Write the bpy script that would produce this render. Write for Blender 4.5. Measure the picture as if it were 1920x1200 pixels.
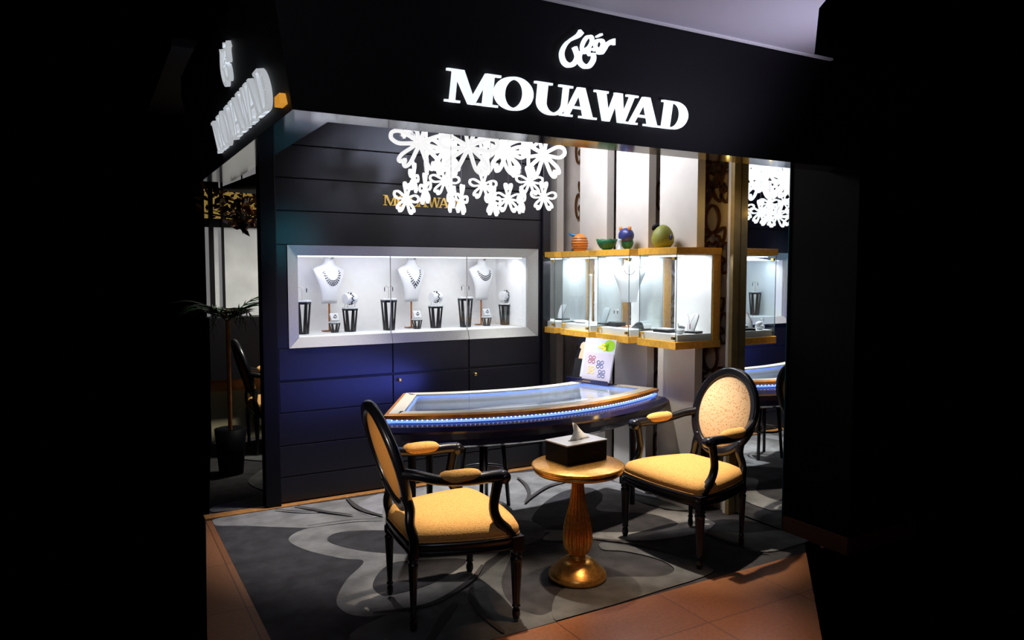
import bpy, bmesh, math, random
from mathutils import Vector, Matrix
from mathutils.geometry import tessellate_polygon
R = math.radians
random.seed(7)
for o in list(bpy.data.objects):
    bpy.data.objects.remove(o)
sc = bpy.context.scene
COL = sc.collection

# ------------------------------------------------------------------ camera, world, lights, exposure
cam = bpy.data.objects.new('camera', bpy.data.cameras.new('camera'))
COL.objects.link(cam)
cam.location = (0, 0, 1.6)
cam.rotation_euler = (R(90 - 3.828), 0, R(-29.7))
cam.data.sensor_width = 36
cam.data.lens = 36 * 1390 / 1920
cam.data.clip_start = 0.05
sc.camera = cam
w = bpy.data.worlds.new('world'); sc.world = w; w.use_nodes = True
w.node_tree.nodes['Background'].inputs[0].default_value = (0.25, 0.27, 0.4, 1)
w.node_tree.nodes['Background'].inputs[1].default_value = 0.0
sc.view_settings.view_transform = 'Standard'
sc.view_settings.look = 'None'
sc.view_settings.gamma = 1
sc.view_settings.use_curve_mapping = False
sc.view_settings.exposure = 0.0

def lamp(name, kind, loc, power, col=(1, 1, 1), target=None, size=.1, sizey=None, cone=60, blend=.5):
    d = bpy.data.lights.new(name, kind); d.energy = power; d.color = col
    if kind == 'AREA':
        d.size = size
        if sizey: d.shape = 'RECTANGLE'; d.size_y = sizey
    else:
        d.shadow_soft_size = size
    if kind == 'SPOT':
        d.spot_size = R(cone); d.spot_blend = blend
    o = bpy.data.objects.new(name, d); COL.objects.link(o); o.location = loc
    if target is not None:
        o.rotation_euler = (Vector(target) - Vector(loc)).to_track_quat('-Z', 'Y').to_euler()
    return o

WARM = (1, .86, .68)
# ceiling downlights inside the shop
lamp('downlight', 'SPOT', (1.3, 4.86, 2.74), 330, (1, .96, .92), (1.5, 4.5, 0), .03, cone=50, blend=.7)
lamp('downlight', 'SPOT', (2.75, 4.98, 2.74), 420, (.95, .97, 1), (2.72, 4.35, 0), .03, cone=42, blend=.6)
lamp('downlight', 'SPOT', (1.85, 3.35, 2.74), 330, WARM, (1.6, 3.15, .45), .03, cone=27, blend=.7)
lamp('downlight', 'SPOT', (2.8, 3.5, 2.74), 370, WARM, (2.95, 3.25, .5), .03, cone=31, blend=.7)
lamp('downlight', 'SPOT', (2.35, 3.45, 2.74), 150, (1, .8, .55), (2.18, 3.1, .4), .03, cone=19, blend=.8)
lamp('wall_washer', 'AREA', (2.75, 4.3, 2.7), 22, (.95, .95, 1), (3.45, 4.3, 1.9), .9, .25)
lamp('wall_washer', 'SPOT', (2.2, 3.9, 2.74), 110, (1, .92, .8), (3.42, 4.1, .55), .05, cone=50, blend=1)
lamp('downlight', 'SPOT', (2.1, 4.2, 2.74), 40, (.7, .75, 1), (2.0, 5.09, 2.2), .05, cone=80, blend=1)
# unseen lamps: desk LED spill, teal sheen, mall side, rear room, amber hot spot
lamp('desk_spill', 'AREA', (1.75, 4.63, .76), 4.2, (.12, .16, 1), (1.45, 5.09, 1.0), 1.0, .08)  # lamp added to throw the desk LED's blue spill on the wall
lamp('teal_sheen_spot', 'SPOT', (1.92, 2.04, 2.0), 150, (.1, .65, .85), (1.18, 5.09, 1.8), .12, cone=9, blend=1)  # spot added for the teal sheen on the black wall, no sign known
lamp('mall_fill', 'SPOT', (2.15, 2.3, 2.62), 170, (1, .6, .32), (2.1, 2.42, 0), .04, cone=38, blend=.9)
lamp('mall_fill', 'SPOT', (2.9, 1.9, 1.9), 34, (.8, .76, 1), (2.5, 2.3, 2.66), .2, cone=100, blend=1)
lamp('mall_fill', 'AREA', (.2, .6, 2.5), 5, (.85, .88, 1), (1.6, 3.3, .3), .6)  # soft fill added on the mall side
lamp('mall_fill', 'SPOT', (-.9, 2.2, 1.2), 150, (1, .85, .7), (1.12, 3.15, .76), .1, cone=15, blend=.9)  # fill spot added to brighten the rear of the left chair's back
lamp('rear_light', 'SPOT', (1.9, 6.1, 2.7), 230, (1, .95, .82), (1.2, 7.2, .4), .1, cone=80, blend=1)
lamp('amber_light', 'POINT', (3.46, 3.37, 1.98), .55, (1, .6, .12), None, .008)

# ------------------------------------------------------------------ materials
def mat(name, col, rough=.5, metal=0, var=0, scale=20, bump=0, bscale=120, emit=None, spec=None, col2=None, detail=4, coat=0):
    m = bpy.data.materials.new(name); m.use_nodes = True
    nt = m.node_tree; b = nt.nodes['Principled BSDF']
    b.inputs['Base Color'].default_value = (*col, 1)
    b.inputs['Roughness'].default_value = rough
    b.inputs['Metallic'].default_value = metal
    if spec is not None: b.inputs['Specular IOR Level'].default_value = spec
    if coat: b.inputs['Coat Weight'].default_value = coat; b.inputs['Coat Roughness'].default_value = .08
    if emit:
        b.inputs['Emission Color'].default_value = (*emit[0], 1); b.inputs['Emission Strength'].default_value = emit[1]
    tc = nt.nodes.new('ShaderNodeTexCoord')
    n = nt.nodes.new('ShaderNodeTexNoise'); n.inputs['Scale'].default_value = scale; n.inputs['Detail'].default_value = detail
    nt.links.new(tc.outputs['Object'], n.inputs['Vector'])
    if var or col2:
        r = nt.nodes.new('ShaderNodeValToRGB')
        c2 = col2 if col2 else tuple(min(1, c * (1 + var)) for c in col)
        c1 = col if col2 else tuple(c * (1 - var) for c in col)
        r.color_ramp.elements[0].position = .35; r.color_ramp.elements[1].position = .65
        r.color_ramp.elements[0].color = (*c1, 1); r.color_ramp.elements[1].color = (*c2, 1)
        nt.links.new(n.outputs['Fac'], r.inputs['Fac']); nt.links.new(r.outputs['Color'], b.inputs['Base Color'])
    if bump:
        n2 = nt.nodes.new('ShaderNodeTexNoise'); n2.inputs['Scale'].default_value = bscale
        nt.links.new(tc.outputs['Object'], n2.inputs['Vector'])
        bp = nt.nodes.new('ShaderNodeBump'); bp.inputs['Strength'].default_value = bump; bp.inputs['Distance'].default_value = .004
        nt.links.new(n2.outputs['Fac'], bp.inputs['Height']); nt.links.new(bp.outputs['Normal'], b.inputs['Normal'])
    return m

def glass_mat(name, tint=(.95, .99, 1), refl=1.0):
    m = bpy.data.materials.new(name); m.use_nodes = True; nt = m.node_tree; nt.nodes.clear()
    o = nt.nodes.new('ShaderNodeOutputMaterial'); mx = nt.nodes.new('ShaderNodeMixShader')
    t = nt.nodes.new('ShaderNodeBsdfTransparent'); g = nt.nodes.new('ShaderNodeBsdfGlossy'); f = nt.nodes.new('ShaderNodeMath'); lw = nt.nodes.new('ShaderNodeLayerWeight'); pw = nt.nodes.new('ShaderNodeMath')
    lw.inputs['Blend'].default_value = .5; pw.operation = 'POWER'; pw.inputs[1].default_value = 5
    f.operation = 'MULTIPLY_ADD'; f.inputs[1].default_value = .9; f.inputs[2].default_value = .03
    nt.links.new(lw.outputs['Facing'], pw.inputs[0]); nt.links.new(pw.outputs[0], f.inputs[0])
    t.inputs[0].default_value = (*tint, 1); g.inputs['Roughness'].default_value = .02
    g.inputs['Color'].default_value = (refl, refl, refl, 1)
    nt.links.new(f.outputs[0], mx.inputs[0]); nt.links.new(t.outputs[0], mx.inputs[1]); nt.links.new(g.outputs[0], mx.inputs[2])
    nt.links.new(mx.outputs[0], o.inputs[0])
    return m

def fabric(name, c1, c2, scale=170):
    m = bpy.data.materials.new(name); m.use_nodes = True; nt = m.node_tree; b = nt.nodes['Principled BSDF']
    b.inputs['Roughness'].default_value = .85; b.inputs['Sheen Weight'].default_value = .02; b.inputs['Specular IOR Level'].default_value = .2
    tc = nt.nodes.new('ShaderNodeTexCoord')
    v = nt.nodes.new('ShaderNodeTexVoronoi'); v.inputs['Scale'].default_value = scale
    r = nt.nodes.new('ShaderNodeValToRGB')
    r.color_ramp.elements[0].position = .12; r.color_ramp.elements[1].position = .42
    r.color_ramp.elements[0].color = (*c2, 1); r.color_ramp.elements[1].color = (*c1, 1)
    nt.links.new(tc.outputs['Object'], v.inputs['Vector']); nt.links.new(v.outputs['Distance'], r.inputs['Fac'])
    nt.links.new(r.outputs['Color'], b.inputs['Base Color'])
    bp = nt.nodes.new('ShaderNodeBump'); bp.inputs['Strength'].default_value = .3; bp.inputs['Distance'].default_value = .002
    nt.links.new(v.outputs['Distance'], bp.inputs['Height']); nt.links.new(bp.outputs['Normal'], b.inputs['Normal'])
    return m

def plank(name, c1, c2, rough=.4, bw=.6, bh=.6):
    m = bpy.data.materials.new(name); m.use_nodes = True; nt = m.node_tree; b = nt.nodes['Principled BSDF']
    tc = nt.nodes.new('ShaderNodeTexCoord'); br = nt.nodes.new('ShaderNodeTexBrick')
    br.inputs['Color1'].default_value = (*c1, 1); br.inputs['Color2'].default_value = (*c2, 1)
    br.inputs['Mortar'].default_value = (c1[0] * .35, c1[1] * .35, c1[2] * .35, 1)
    br.inputs['Scale'].default_value = 1; br.inputs['Mortar Size'].default_value = .003
    br.inputs['Brick Width'].default_value = bw; br.inputs['Row Height'].default_value = bh; br.offset = 0
    n = nt.nodes.new('ShaderNodeTexNoise'); n.inputs['Scale'].default_value = 60; n.inputs['Detail'].default_value = 6
    mx = nt.nodes.new('ShaderNodeMixRGB'); mx.blend_type = 'MULTIPLY'; mx.inputs[0].default_value = .6
    nt.links.new(tc.outputs['Object'], br.inputs['Vector']); nt.links.new(tc.outputs['Object'], n.inputs['Vector'])
    nt.links.new(br.outputs['Color'], mx.inputs[1]); nt.links.new(n.outputs['Fac'], mx.inputs[2])
    nt.links.new(mx.outputs[0], b.inputs['Base Color']); b.inputs['Roughness'].default_value = rough
    return m

M = {}
M['black_panel'] = mat('black_panel', (.0085, .0085, .014), .34, var=.15, scale=200, bump=.25, bscale=700)
M['header'] = mat('header_black', (.0025, .0022, .004), .6, spec=.2, bump=.2, bscale=300)
M['soffit'] = mat('soffit_gloss', (.012, .012, .018), .08, spec=.6)
M['dark_core'] = mat('dark_core', (.004, .004, .006), .7)
M['ceiling'] = mat('ceiling_paint', (.45, .44, .5), .8, bump=.2, bscale=300)
M['ceiling_dark'] = mat('ceiling_dark', (.02, .02, .025), .8)
M['wood_floor'] = plank('floor_tile', (.33, .13, .055), (.27, .10, .04))
M['threshold'] = mat('threshold_wood', (.38, .17, .05), .35, var=.2, scale=30)
M['grey_frame'] = mat('grey_frame', (.42, .41, .385), .5, metal=.1, var=.06, scale=120)
M['white'] = mat('white_lacquer', (.82, .81, .82), .5, var=.02)
M['white_leather'] = mat('white_leather', (.66, .66, .69), .45, bump=.15, bscale=400)
M['stone'] = mat('pale_stone', (.62, .59, .56), .55, var=.03, scale=8, bump=.1, bscale=250)
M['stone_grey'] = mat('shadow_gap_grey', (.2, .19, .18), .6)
M['frame_olive'] = mat('aged_gold_upright', (.3, .22, .09), .35, metal=.4, var=.1)
M['gold_wood'] = mat('gold_leaf_wood', (.8, .42, .05), .42, metal=.15, var=.12, scale=40)
M['gold'] = mat('polished_gold', (.9, .58, .16), .22, metal=1)
M['antique_gold'] = mat('antique_gold', (.92, .52, .14), .3, metal=.8, col2=(.7, .34, .08), scale=60, bump=.1, bscale=200)
M['gloss_black'] = mat('black_lacquer', (.006, .006, .01), .3, coat=.2, bump=.1, bscale=60)
M['matt_black'] = mat('matt_black', (.003, .0038, .0065), .5, spec=.12)
M['desk_wood'] = mat('amber_wood_edge', (.62, .25, .04), .28, metal=.2, var=.15, scale=25, coat=.3)
M['display_black'] = mat('display_black', (.006, .006, .008), .3)
M['pole_wood'] = mat('pole_wood', (.35, .12, .03), .4, var=.2)
M['silver'] = mat('silver_jewellery', (.75, .77, .8), .2, metal=1)
M['gem'] = mat('dark_gemstones', (.015, .018, .035), .35, spec=.3)
M['glass'] = glass_mat('clear_glass')
M['glass_edge'] = mat('glass_edge', (.02, .09, .1), .15, coat=.5)
M['mirror'] = mat('mirror', (.82, .87, .88), .01, metal=1)
M['fab_yellow'] = fabric('yellow_fabric', (.86, .47, .15), (.52, .22, .04), 150)
M['fab_back'] = fabric('dotted_back_fabric', (.85, .6, .36), (.62, .25, .06), 75)
M['fab_rear'] = fabric('tan_back_fabric', (.62, .27, .06), (.42, .16, .03), 170)
M['cream'] = mat('cream_rim', (.62, .57, .48), .3, var=.06, scale=60)
M['desk_blue'] = mat('navy_lacquer', (.012, .012, .06), .22, coat=.5)
M['led'] = mat('led_strip', (.4, .5, 1), .4, emit=((.12, .24, 1), 2.0))
M['led_dot'] = mat('led_lamp', (.9, .95, 1), .4, emit=((.7, .85, 1), 5))
M['led_white'] = mat('case_light', (1, 1, 1), .4, emit=((.9, .93, 1), 1.5))
M['sign_white'] = mat('lit_letter_face', (.9, .95, 1), .4, emit=((.88, .95, 1), 1.0))
M['flower_white'] = mat('lit_white_acrylic', (.5, .5, .5), .4, emit=((1, 1, 1), .9))
M['flower_mid'] = mat('pale_acrylic', (.85, .83, .86), .4, emit=((1, .97, 1), .3))
M['cord'] = mat('thin_cord', (.2, .2, .22), .5)
M['lattice'] = mat('bronze_lattice', (.12, .05, .015), .4, metal=.4)
M['lattice_back'] = mat('lattice_backing', (.6, .54, .5), .5, var=.12, scale=5)
M['tissue'] = mat('tissue_paper', (.9, .9, .88), .9, bump=.1)
M['lid'] = mat('pale_satin_lid', (.62, .64, .72), .3, metal=.3)
M['orange'] = mat('orange_ceramic', (.72, .24, .04), .4)
M['stripe'] = mat('dark_stripe', (.12, .03, .01), .5)
M['blue'] = mat('blue_ceramic', (.02, .16, .35), .35)
M['navy'] = mat('navy_ceramic', (.03, .04, .2), .35)
M['green'] = mat('dark_green_ceramic', (.01, .13, .05), .5, bump=.8, bscale=60)
M['olive'] = mat('olive_ceramic', (.25, .27, .04), .55, bump=.3, bscale=80)
M['clear'] = mat('frosted_stem', (.4, .5, .6), .2)
M['carpet0'] = mat('carpet_charcoal', (.030, .028, .033), .95, var=.35, scale=9, bump=.7, bscale=500)
M['carpet1'] = mat('carpet_light_grey', (.19, .185, .185), .95, var=.25, scale=7, bump=.7, bscale=500)
M['carpet2'] = mat('carpet_mid_grey', (.088, .09, .092), .95, var=.25, scale=8, bump=.7, bscale=500)
M['carpet3'] = mat('carpet_pale_grey', (.27, .26, .28), .95, var=.15, scale=8, bump=.7, bscale=500)
M['carpet4'] = mat('carpet_line', (.05, .045, .045), .95, bump=.7, bscale=500)
M['paper'] = mat('paper_pale', (.5, .54, .62), .5)
M['paper2'] = mat('paper_lilac', (.5, .46, .58), .5)
M['pillar'] = mat('pillar_black', (.0008, .0008, .001), .7, spec=.05)
M['side_fascia'] = mat('side_fascia_lit', (.02, .02, .027), .6, bump=.3, bscale=300)  # header black lightened, the light on this side put into its colour
M['lime'] = mat('print_lime', (.25, .5, .02), .4)
M['yellow'] = mat('print_yellow', (.9, .6, .05), .4)
M['red'] = mat('print_red', (.3, .02, .04), .4)
M['inkblue'] = mat('print_ink', (.02, .05, .2), .4)
M['skin'] = mat('print_skin', (.85, .42, .28), .4)
M['window_glow'] = mat('bright_window', (.35, .36, .36), .5, emit=((1, 1, 1), .16), var=.2, scale=4)
M['window_warm'] = mat('warm_lit_shelf', (.8, .6, .2), .5, emit=((1, .65, .15), .22))
M['partition'] = mat('cream_partition', (.42, .38, .24), .7)
M['leaf'] = mat('palm_leaf', (.01, .04, .02), .5, var=.3)
M['brown_leaf'] = mat('bronze_leaf', (.16, .06, .015), .45, var=.4, scale=12)
M['amber'] = mat('amber_lamp', (.9, .5, .1), .4, emit=((1, .42, .04), .55))
M['brown_base'] = mat('brown_skirting', (.09, .03, .012), .5)

# ------------------------------------------------------------------ helpers
def tag(o, label=None, cat=None, group=None, kind=None):
    if label: o['label'] = label
    if cat: o['category'] = cat
    if group: o['group'] = group
    if kind: o['kind'] = kind
    return o

def empty(name, loc=(0, 0, 0), rz=0, label=None, cat=None, group=None):
    o = bpy.data.objects.new(name, None); COL.objects.link(o)
    o.location = loc; o.rotation_euler = (0, 0, rz); o.empty_display_size = .1
    tag(o, label, cat, group); return o

def link(name, bm, m, parent=None, smooth=False, bevel=0, sub=0, keep=False):
    me = bpy.data.meshes.new(name)
    if not keep: bmesh.ops.recalc_face_normals(bm, faces=bm.faces)
    bm.to_mesh(me); bm.free()
    ms = m if isinstance(m, (list, tuple)) else [m]
    for x in ms: me.materials.append(M[x] if isinstance(x, str) else x)
    if smooth:
        for p in me.polygons: p.use_smooth = True
    o = bpy.data.objects.new(name, me); COL.objects.link(o)
    if parent is not None: o.parent = parent
    if bevel:
        b = o.modifiers.new('bevel', 'BEVEL'); b.width = bevel; b.segments = 2; b.limit_method = 'ANGLE'; b.angle_limit = R(40)
    if sub:
        s = o.modifiers.new('sub', 'SUBSURF'); s.levels = sub; s.render_levels = sub
    return o

def structure(o, label=None):
    o['kind'] = 'structure'
    if label: o['label'] = label
    return o

def box(bm, a, b, mi=0, rz=0, about=None):
    x0, y0, z0 = a; x1, y1, z1 = b
    vs = [Vector(p) for p in ((x0, y0, z0), (x1, y0, z0), (x1, y1, z0), (x0, y1, z0), (x0, y0, z1), (x1, y0, z1), (x1, y1, z1), (x0, y1, z1))]
    if rz:
        c = Vector(about) if about else Vector(((x0 + x1) / 2, (y0 + y1) / 2, 0))
        m = Matrix.Rotation(rz, 4, 'Z'); vs = [m @ (v - c) + c for v in vs]
    vs = [bm.verts.new(v) for v in vs]
    for f in ((0, 3, 2, 1), (4, 5, 6, 7), (0, 1, 5, 4), (1, 2, 6, 5), (2, 3, 7, 6), (3, 0, 4, 7)):
        fc = bm.faces.new([vs[i] for i in f]); fc.material_index = mi
    return vs

def rings(bm, rs, closed_ends=True, loop=False, mi=0):
    rows = [[bm.verts.new(p) for p in r] for r in rs]
    n = len(rows[0])
    pairs = list(zip(rows[:-1], rows[1:]))
    if loop: pairs.append((rows[-1], rows[0]))
    for a, b in pairs:
        for i in range(n):
            j = (i + 1) % n
            f = bm.faces.new((a[i], a[j], b[j], b[i])); f.material_index = mi
    if closed_ends and not loop:
        for r in (rows[0][::-1], rows[-1]):
            try:
                f = bm.faces.new(r); f.material_index = mi
            except ValueError: pass
    return rows

def lathe(bm, prof, n=24, c=(0, 0, 0), flute=0, amp=0, frange=None, mi=0):
    rs = []
    for r, z in prof:
        row = []
        for i in range(n):
            a = 2 * math.pi * i / n; rr = r
            if flute and (not frange or frange[0] <= z <= frange[1]): rr = r * (1 - amp * (.5 - .5 * math.cos(flute * a)))
            row.append((c[0] + rr * math.cos(a), c[1] + rr * math.sin(a), c[2] + z))
        rs.append(row)
    return rings(bm, rs, mi=mi)

def catmull(P, k=6, closed=False):
    P = [Vector(p) for p in P]; n = len(P); out = []
    rng = range(n) if closed else range(n - 1)
    for i in rng:
        if closed: a, b, c, d = P[i - 1], P[i], P[(i + 1) % n], P[(i + 2) % n]
        else: a, b, c, d = P[max(i - 1, 0)], P[i], P[i + 1], P[min(i + 2, n - 1)]
        for s in range(k):
            t = s / k
            out.append(.5 * ((2 * b) + (c - a) * t + (2 * a - 5 * b + 4 * c - d) * t * t + (3 * b - a - 3 * c + d) * t ** 3))
    if not closed: out.append(P[-1])
    return out

def tube(bm, P, r, n=8, k=5, closed=False, ref=(0, 0, 1), asp=1.0, smooth=True, square=False, mi=0):
    """sweep a circular / squarish section along P; r scalar or per-point list; asp scales across ref"""
    if isinstance(r, (int, float)): rr = [r] * len(P)
    else: rr = list(r)
    if smooth:
        Q = catmull([tuple(p) for p in P], k, closed)
        m = len(P); rad = []
        for i in range(len(Q)):
            t = i / k; a = int(t) % m; b = (a + 1) % m if closed else min(a + 1, m - 1); f = t - int(t)
            rad.append(rr[a] * (1 - f) + rr[b] * f)
    else:
        Q = [Vector(p) for p in P]; rad = rr
    rs = []; N = len(Q); ref = Vector(ref)
    for i, q in enumerate(Q):
        if closed: t = Q[(i + 1) % N] - Q[i - 1]
        else: t = Q[min(i + 1, N - 1)] - Q[max(i - 1, 0)]
        t.normalize()
        u = ref - t * ref.dot(t)
        if u.length < 1e-3: u = Vector((1, 0, 0)) - t * t.x
        u.normalize(); v = t.cross(u)
        row = []
        for j in range(n):
            a = 2 * math.pi * (j + .5) / n; ca, sa = math.cos(a), math.sin(a)
            if square:
                s = max(abs(ca), abs(sa)); s = s ** .8; ca /= s; sa /= s
            row.append(q + (u * ca + v * sa * asp) * rad[i])
        rs.append(row)
    return rings(bm, rs, loop=closed, mi=mi)

def cyl(bm, p, q, r, r2=None, n=16, mi=0):
    return tube(bm, [p, q], [r, r if r2 is None else r2], n=n, smooth=False, ref=(0.13, .97, .2), mi=mi)

def ellipsoid(bm, c, r, n=20, m=12, mi=0, mtx=None):
    rs = []
    for i in range(m + 1):
        th = math.pi * (i + .001) / (m + .002); row = []
        for j in range(n):
            a = 2 * math.pi * j / n
            p = Vector((r[0] * math.sin(th) * math.cos(a), r[1] * math.sin(th) * math.sin(a), -r[2] * math.cos(th)))
            if mtx is not None: p = mtx @ p
            row.append(p + Vector(c))
        rs.append(row)
    return rings(bm, rs, mi=mi)

def prism(bm, poly, T, d0, d1, mi=0):
    """extrude a 2D polygon; T(u,v,d) -> 3D"""
    tris = tessellate_polygon([[Vector((p[0], p[1], 0)) for p in poly]])
    a = [bm.verts.new(T(p[0], p[1], d0)) for p in poly]
    b = [bm.verts.new(T(p[0], p[1], d1)) for p in poly]
    for t in tris:
        for vs in ([a[i] for i in t], [b[i] for i in t][::-1]):
            try: bm.faces.new(vs).material_index = mi
            except ValueError: pass
    n = len(poly)
    for i in range(n):
        j = (i + 1) % n
        try: bm.faces.new((a[i], a[j], b[j], b[i])).material_index = mi
        except ValueError: pass

def ribbon(pts, widths, k=6, closed=False):
    """2D stroke outline as quads list"""
    P = catmull([(p[0], p[1], 0) for p in pts], k, closed); m = len(pts); W = []
    if isinstance(widths, (int, float)): widths = [widths] * m
    for i in range(len(P)):
        t = i / k; a = int(t) % m; b = (a + 1) % m if closed else min(a + 1, m - 1); f = t - int(t)
        W.append(widths[a] * (1 - f) + widths[b] * f)
    L, Rr = [], []; N = len(P)
    for i, p in enumerate(P):
        t = (P[(i + 1) % N] - P[i - 1]) if closed else (P[min(i + 1, N - 1)] - P[max(i - 1, 0)])
        t.normalize(); nrm = Vector((-t.y, t.x, 0))
        L.append(p + nrm * W[i] / 2); Rr.append(p - nrm * W[i] / 2)
    return L, Rr

def stroke(bm, pts, widths, T, d0, d1, k=6, closed=False, mi=0):
    L, Rr = ribbon(pts, widths, k, closed); N = len(L); rs = []
    for i in range(N):
        rs.append([T(L[i].x, L[i].y, d0), T(Rr[i].x, Rr[i].y, d0), T(Rr[i].x, Rr[i].y, d1), T(L[i].x, L[i].y, d1)])
    rings(bm, rs, loop=closed, mi=mi)

def copy_tree(o, parent=None):
    c = o.copy(); COL.objects.link(c); c.parent = parent
    for ch in list(o.children): copy_tree(ch, c)
    return c

def B(): return bmesh.new()
CARPET_SHAPES=[(1,[(0.642,4.891),(0.660,5.019),(1.025,5.033),(1.753,5.000),(3.031,4.970),(3.412,4.441),(3.305,4.072),(3.297,3.699),(3.263,3.318),(2.904,3.601),(2.642,3.694),(2.305,3.779),(2.023,3.940),(1.597,4.268),(1.134,4.555),(0.804,4.787)]),
(1,[(0.985,4.418),(1.132,4.545),(1.403,4.502),(1.575,4.427),(1.796,4.233),(2.023,3.940),(1.985,3.634),(1.840,3.521),(1.681,3.367),(1.388,3.213),(1.179,3.198),(1.051,3.240),(0.991,3.330),(0.996,3.470),(1.111,3.677),(1.265,3.866),(1.171,3.971),(1.030,4.197)]),
(2,[(0.931,3.057),(1.143,3.193),(1.284,3.194),(1.630,3.284),(1.683,3.328),(2.043,3.582),(1.798,3.263),(1.709,2.997),(1.765,2.845),(1.853,2.844),(1.793,2.733),(1.549,2.715),(1.390,2.711),(1.137,2.690)]),
(0,[(1.182,4.295),(1.293,4.377),(1.521,4.279),(1.729,4.076),(1.779,3.875),(1.585,3.816),(1.360,3.963),(1.223,4.144)]),
(0,[(1.200,3.529),(1.283,3.673),(1.390,3.760),(1.497,3.742),(1.763,3.616),(1.618,3.481),(1.431,3.398),(1.250,3.387),(1.204,3.413)]),
(3,[(1.517,4.791),(1.781,4.999),(1.591,4.524)]),
(1,[(3.124,3.887),(3.376,3.616),(3.402,3.385),(3.347,3.326),(3.235,3.280),(3.067,3.281),(2.830,3.325),(2.602,3.475),(2.300,3.637),(2.429,3.761),(2.497,3.948),(2.671,4.225),(3.099,4.336)]),
(0,[(2.422,3.991),(2.684,4.245),(2.943,4.395),(3.138,4.390),(3.151,4.232),(3.054,4.088),(2.901,3.924),(3.140,3.713),(3.194,3.527),(3.153,3.447),(2.936,3.450),(2.678,3.577),(2.463,3.742),(2.402,3.798)]),
(2,[(2.370,3.997),(2.407,3.907),(2.382,3.767),(2.302,3.676),(2.175,3.630),(2.118,3.682),(2.173,3.875),(2.287,4.010)]),
(2,[(2.571,3.433),(2.713,3.247),(2.842,2.966),(2.848,2.820),(2.701,2.778),(2.473,2.767),(2.127,2.752),(1.801,2.741),(1.990,3.006),(2.296,3.017),(2.521,2.903),(2.641,2.906),(2.689,2.977),(2.680,3.111),(2.597,3.266),(2.506,3.346)]),
(2,[(3.215,3.260),(3.428,3.127),(3.660,3.048),(3.728,2.874),(3.363,2.838),(3.247,2.905),(3.235,2.997)]),
(2,[(3.288,4.081),(3.404,3.875),(3.475,3.635),(3.334,3.678),(3.260,3.930)]),
(2,[(0.697,5.285),(0.938,5.350),(1.108,5.502),(1.037,5.157),(0.677,5.143)]),
(2,[(0.996,5.771),(1.091,5.969),(1.240,6.139),(1.108,5.502),(1.030,5.547)]),
(2,[(1.006,6.693),(1.338,6.611),(1.280,6.330),(1.064,6.515)]),
]
CARPET_LINES=[(0.035,[(1.101,3.236),(1.286,3.187),(1.443,3.209),(1.672,3.349),(1.803,3.482)]),
(0.035,[(1.637,3.280),(1.571,3.142),(1.537,2.969),(1.537,2.766)]),
(0.050,[(1.196,2.827),(1.380,3.040),(1.479,3.135)]),
(0.020,[(2.444,3.637),(2.597,3.468),(2.764,3.246),(2.849,2.953),(2.848,2.820)]),
(0.015,[(2.592,3.461),(2.819,3.312),(3.048,3.261)]),
(0.030,[(1.160,5.008),(1.246,4.881),(1.305,4.785),(1.387,4.689),(1.441,4.621)]),
(0.020,[(1.027,4.994),(1.155,4.870),(1.277,4.800)]),
(0.040,[(1.520,5.004),(1.517,4.791),(1.549,4.633),(1.606,4.515)]),
(0.030,[(2.544,4.284),(2.682,4.398),(2.889,4.533),(3.078,4.583),(3.206,4.592)]),
(0.030,[(2.813,4.850),(2.769,4.647),(2.669,4.434),(2.548,4.282)]),
(0.014,[(1.134,4.555),(1.410,4.522),(1.582,4.446)]),
(0.020,[(3.215,3.260),(3.214,3.136),(3.235,2.997),(3.226,2.844)]),
(0.020,[(3.087,3.052),(3.185,2.922),(3.278,2.832)]),
]
EMBLEM=[([(1.7789,2.5744),(1.7642,2.5556),(1.7258,2.5315),(1.7052,2.5083),(1.6963,2.4793),(1.7083,2.4512),(1.7339,2.4395),(1.7614,2.4506),(1.7720,2.4783),(1.7541,2.5114)],[0.021, 0.0162, 0.0076, 0.0114, 0.0153, 0.0181, 0.0191, 0.0162, 0.0143, 0.0172]),
([(1.8112,2.4948),(1.7922,2.5073),(1.7935,2.5318),(1.8094,2.5565),(1.8284,2.5611),(1.8372,2.5455),(1.8246,2.5212),(1.7957,2.5003),(1.7825,2.4834),(1.7896,2.4580),(1.8137,2.4452),(1.8376,2.4509),(1.8538,2.4759),(1.8497,2.4962),(1.8314,2.4919),(1.8265,2.5082),(1.8427,2.5161),(1.8582,2.5126)],[0.0057, 0.0067, 0.0105, 0.0114, 0.0114, 0.0105, 0.0086, 0.0114, 0.0143, 0.0162, 0.0172, 0.0172, 0.0162, 0.0124, 0.0076, 0.0076, 0.0095, 0.0076]),
([(1.8529,2.5307),(1.8622,2.5509),(1.8843,2.5541),(1.8940,2.5403),(1.8822,2.5196),(1.8616,2.5225),(1.8548,2.5348)],[0.0095, 0.0105, 0.0124, 0.0124, 0.0114, 0.0086, 0.0057]),
([(1.8690,2.5072),(1.8892,2.5072),(1.9019,2.5223),(1.9139,2.5431),(1.9323,2.5552),(1.9481,2.5586)],[0.0105, 0.0124, 0.0114, 0.0124, 0.0172, 0.0267]),
([(1.8575,2.5653),(1.8791,2.5779)],[0.0067, 0.0086]),
]
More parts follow.
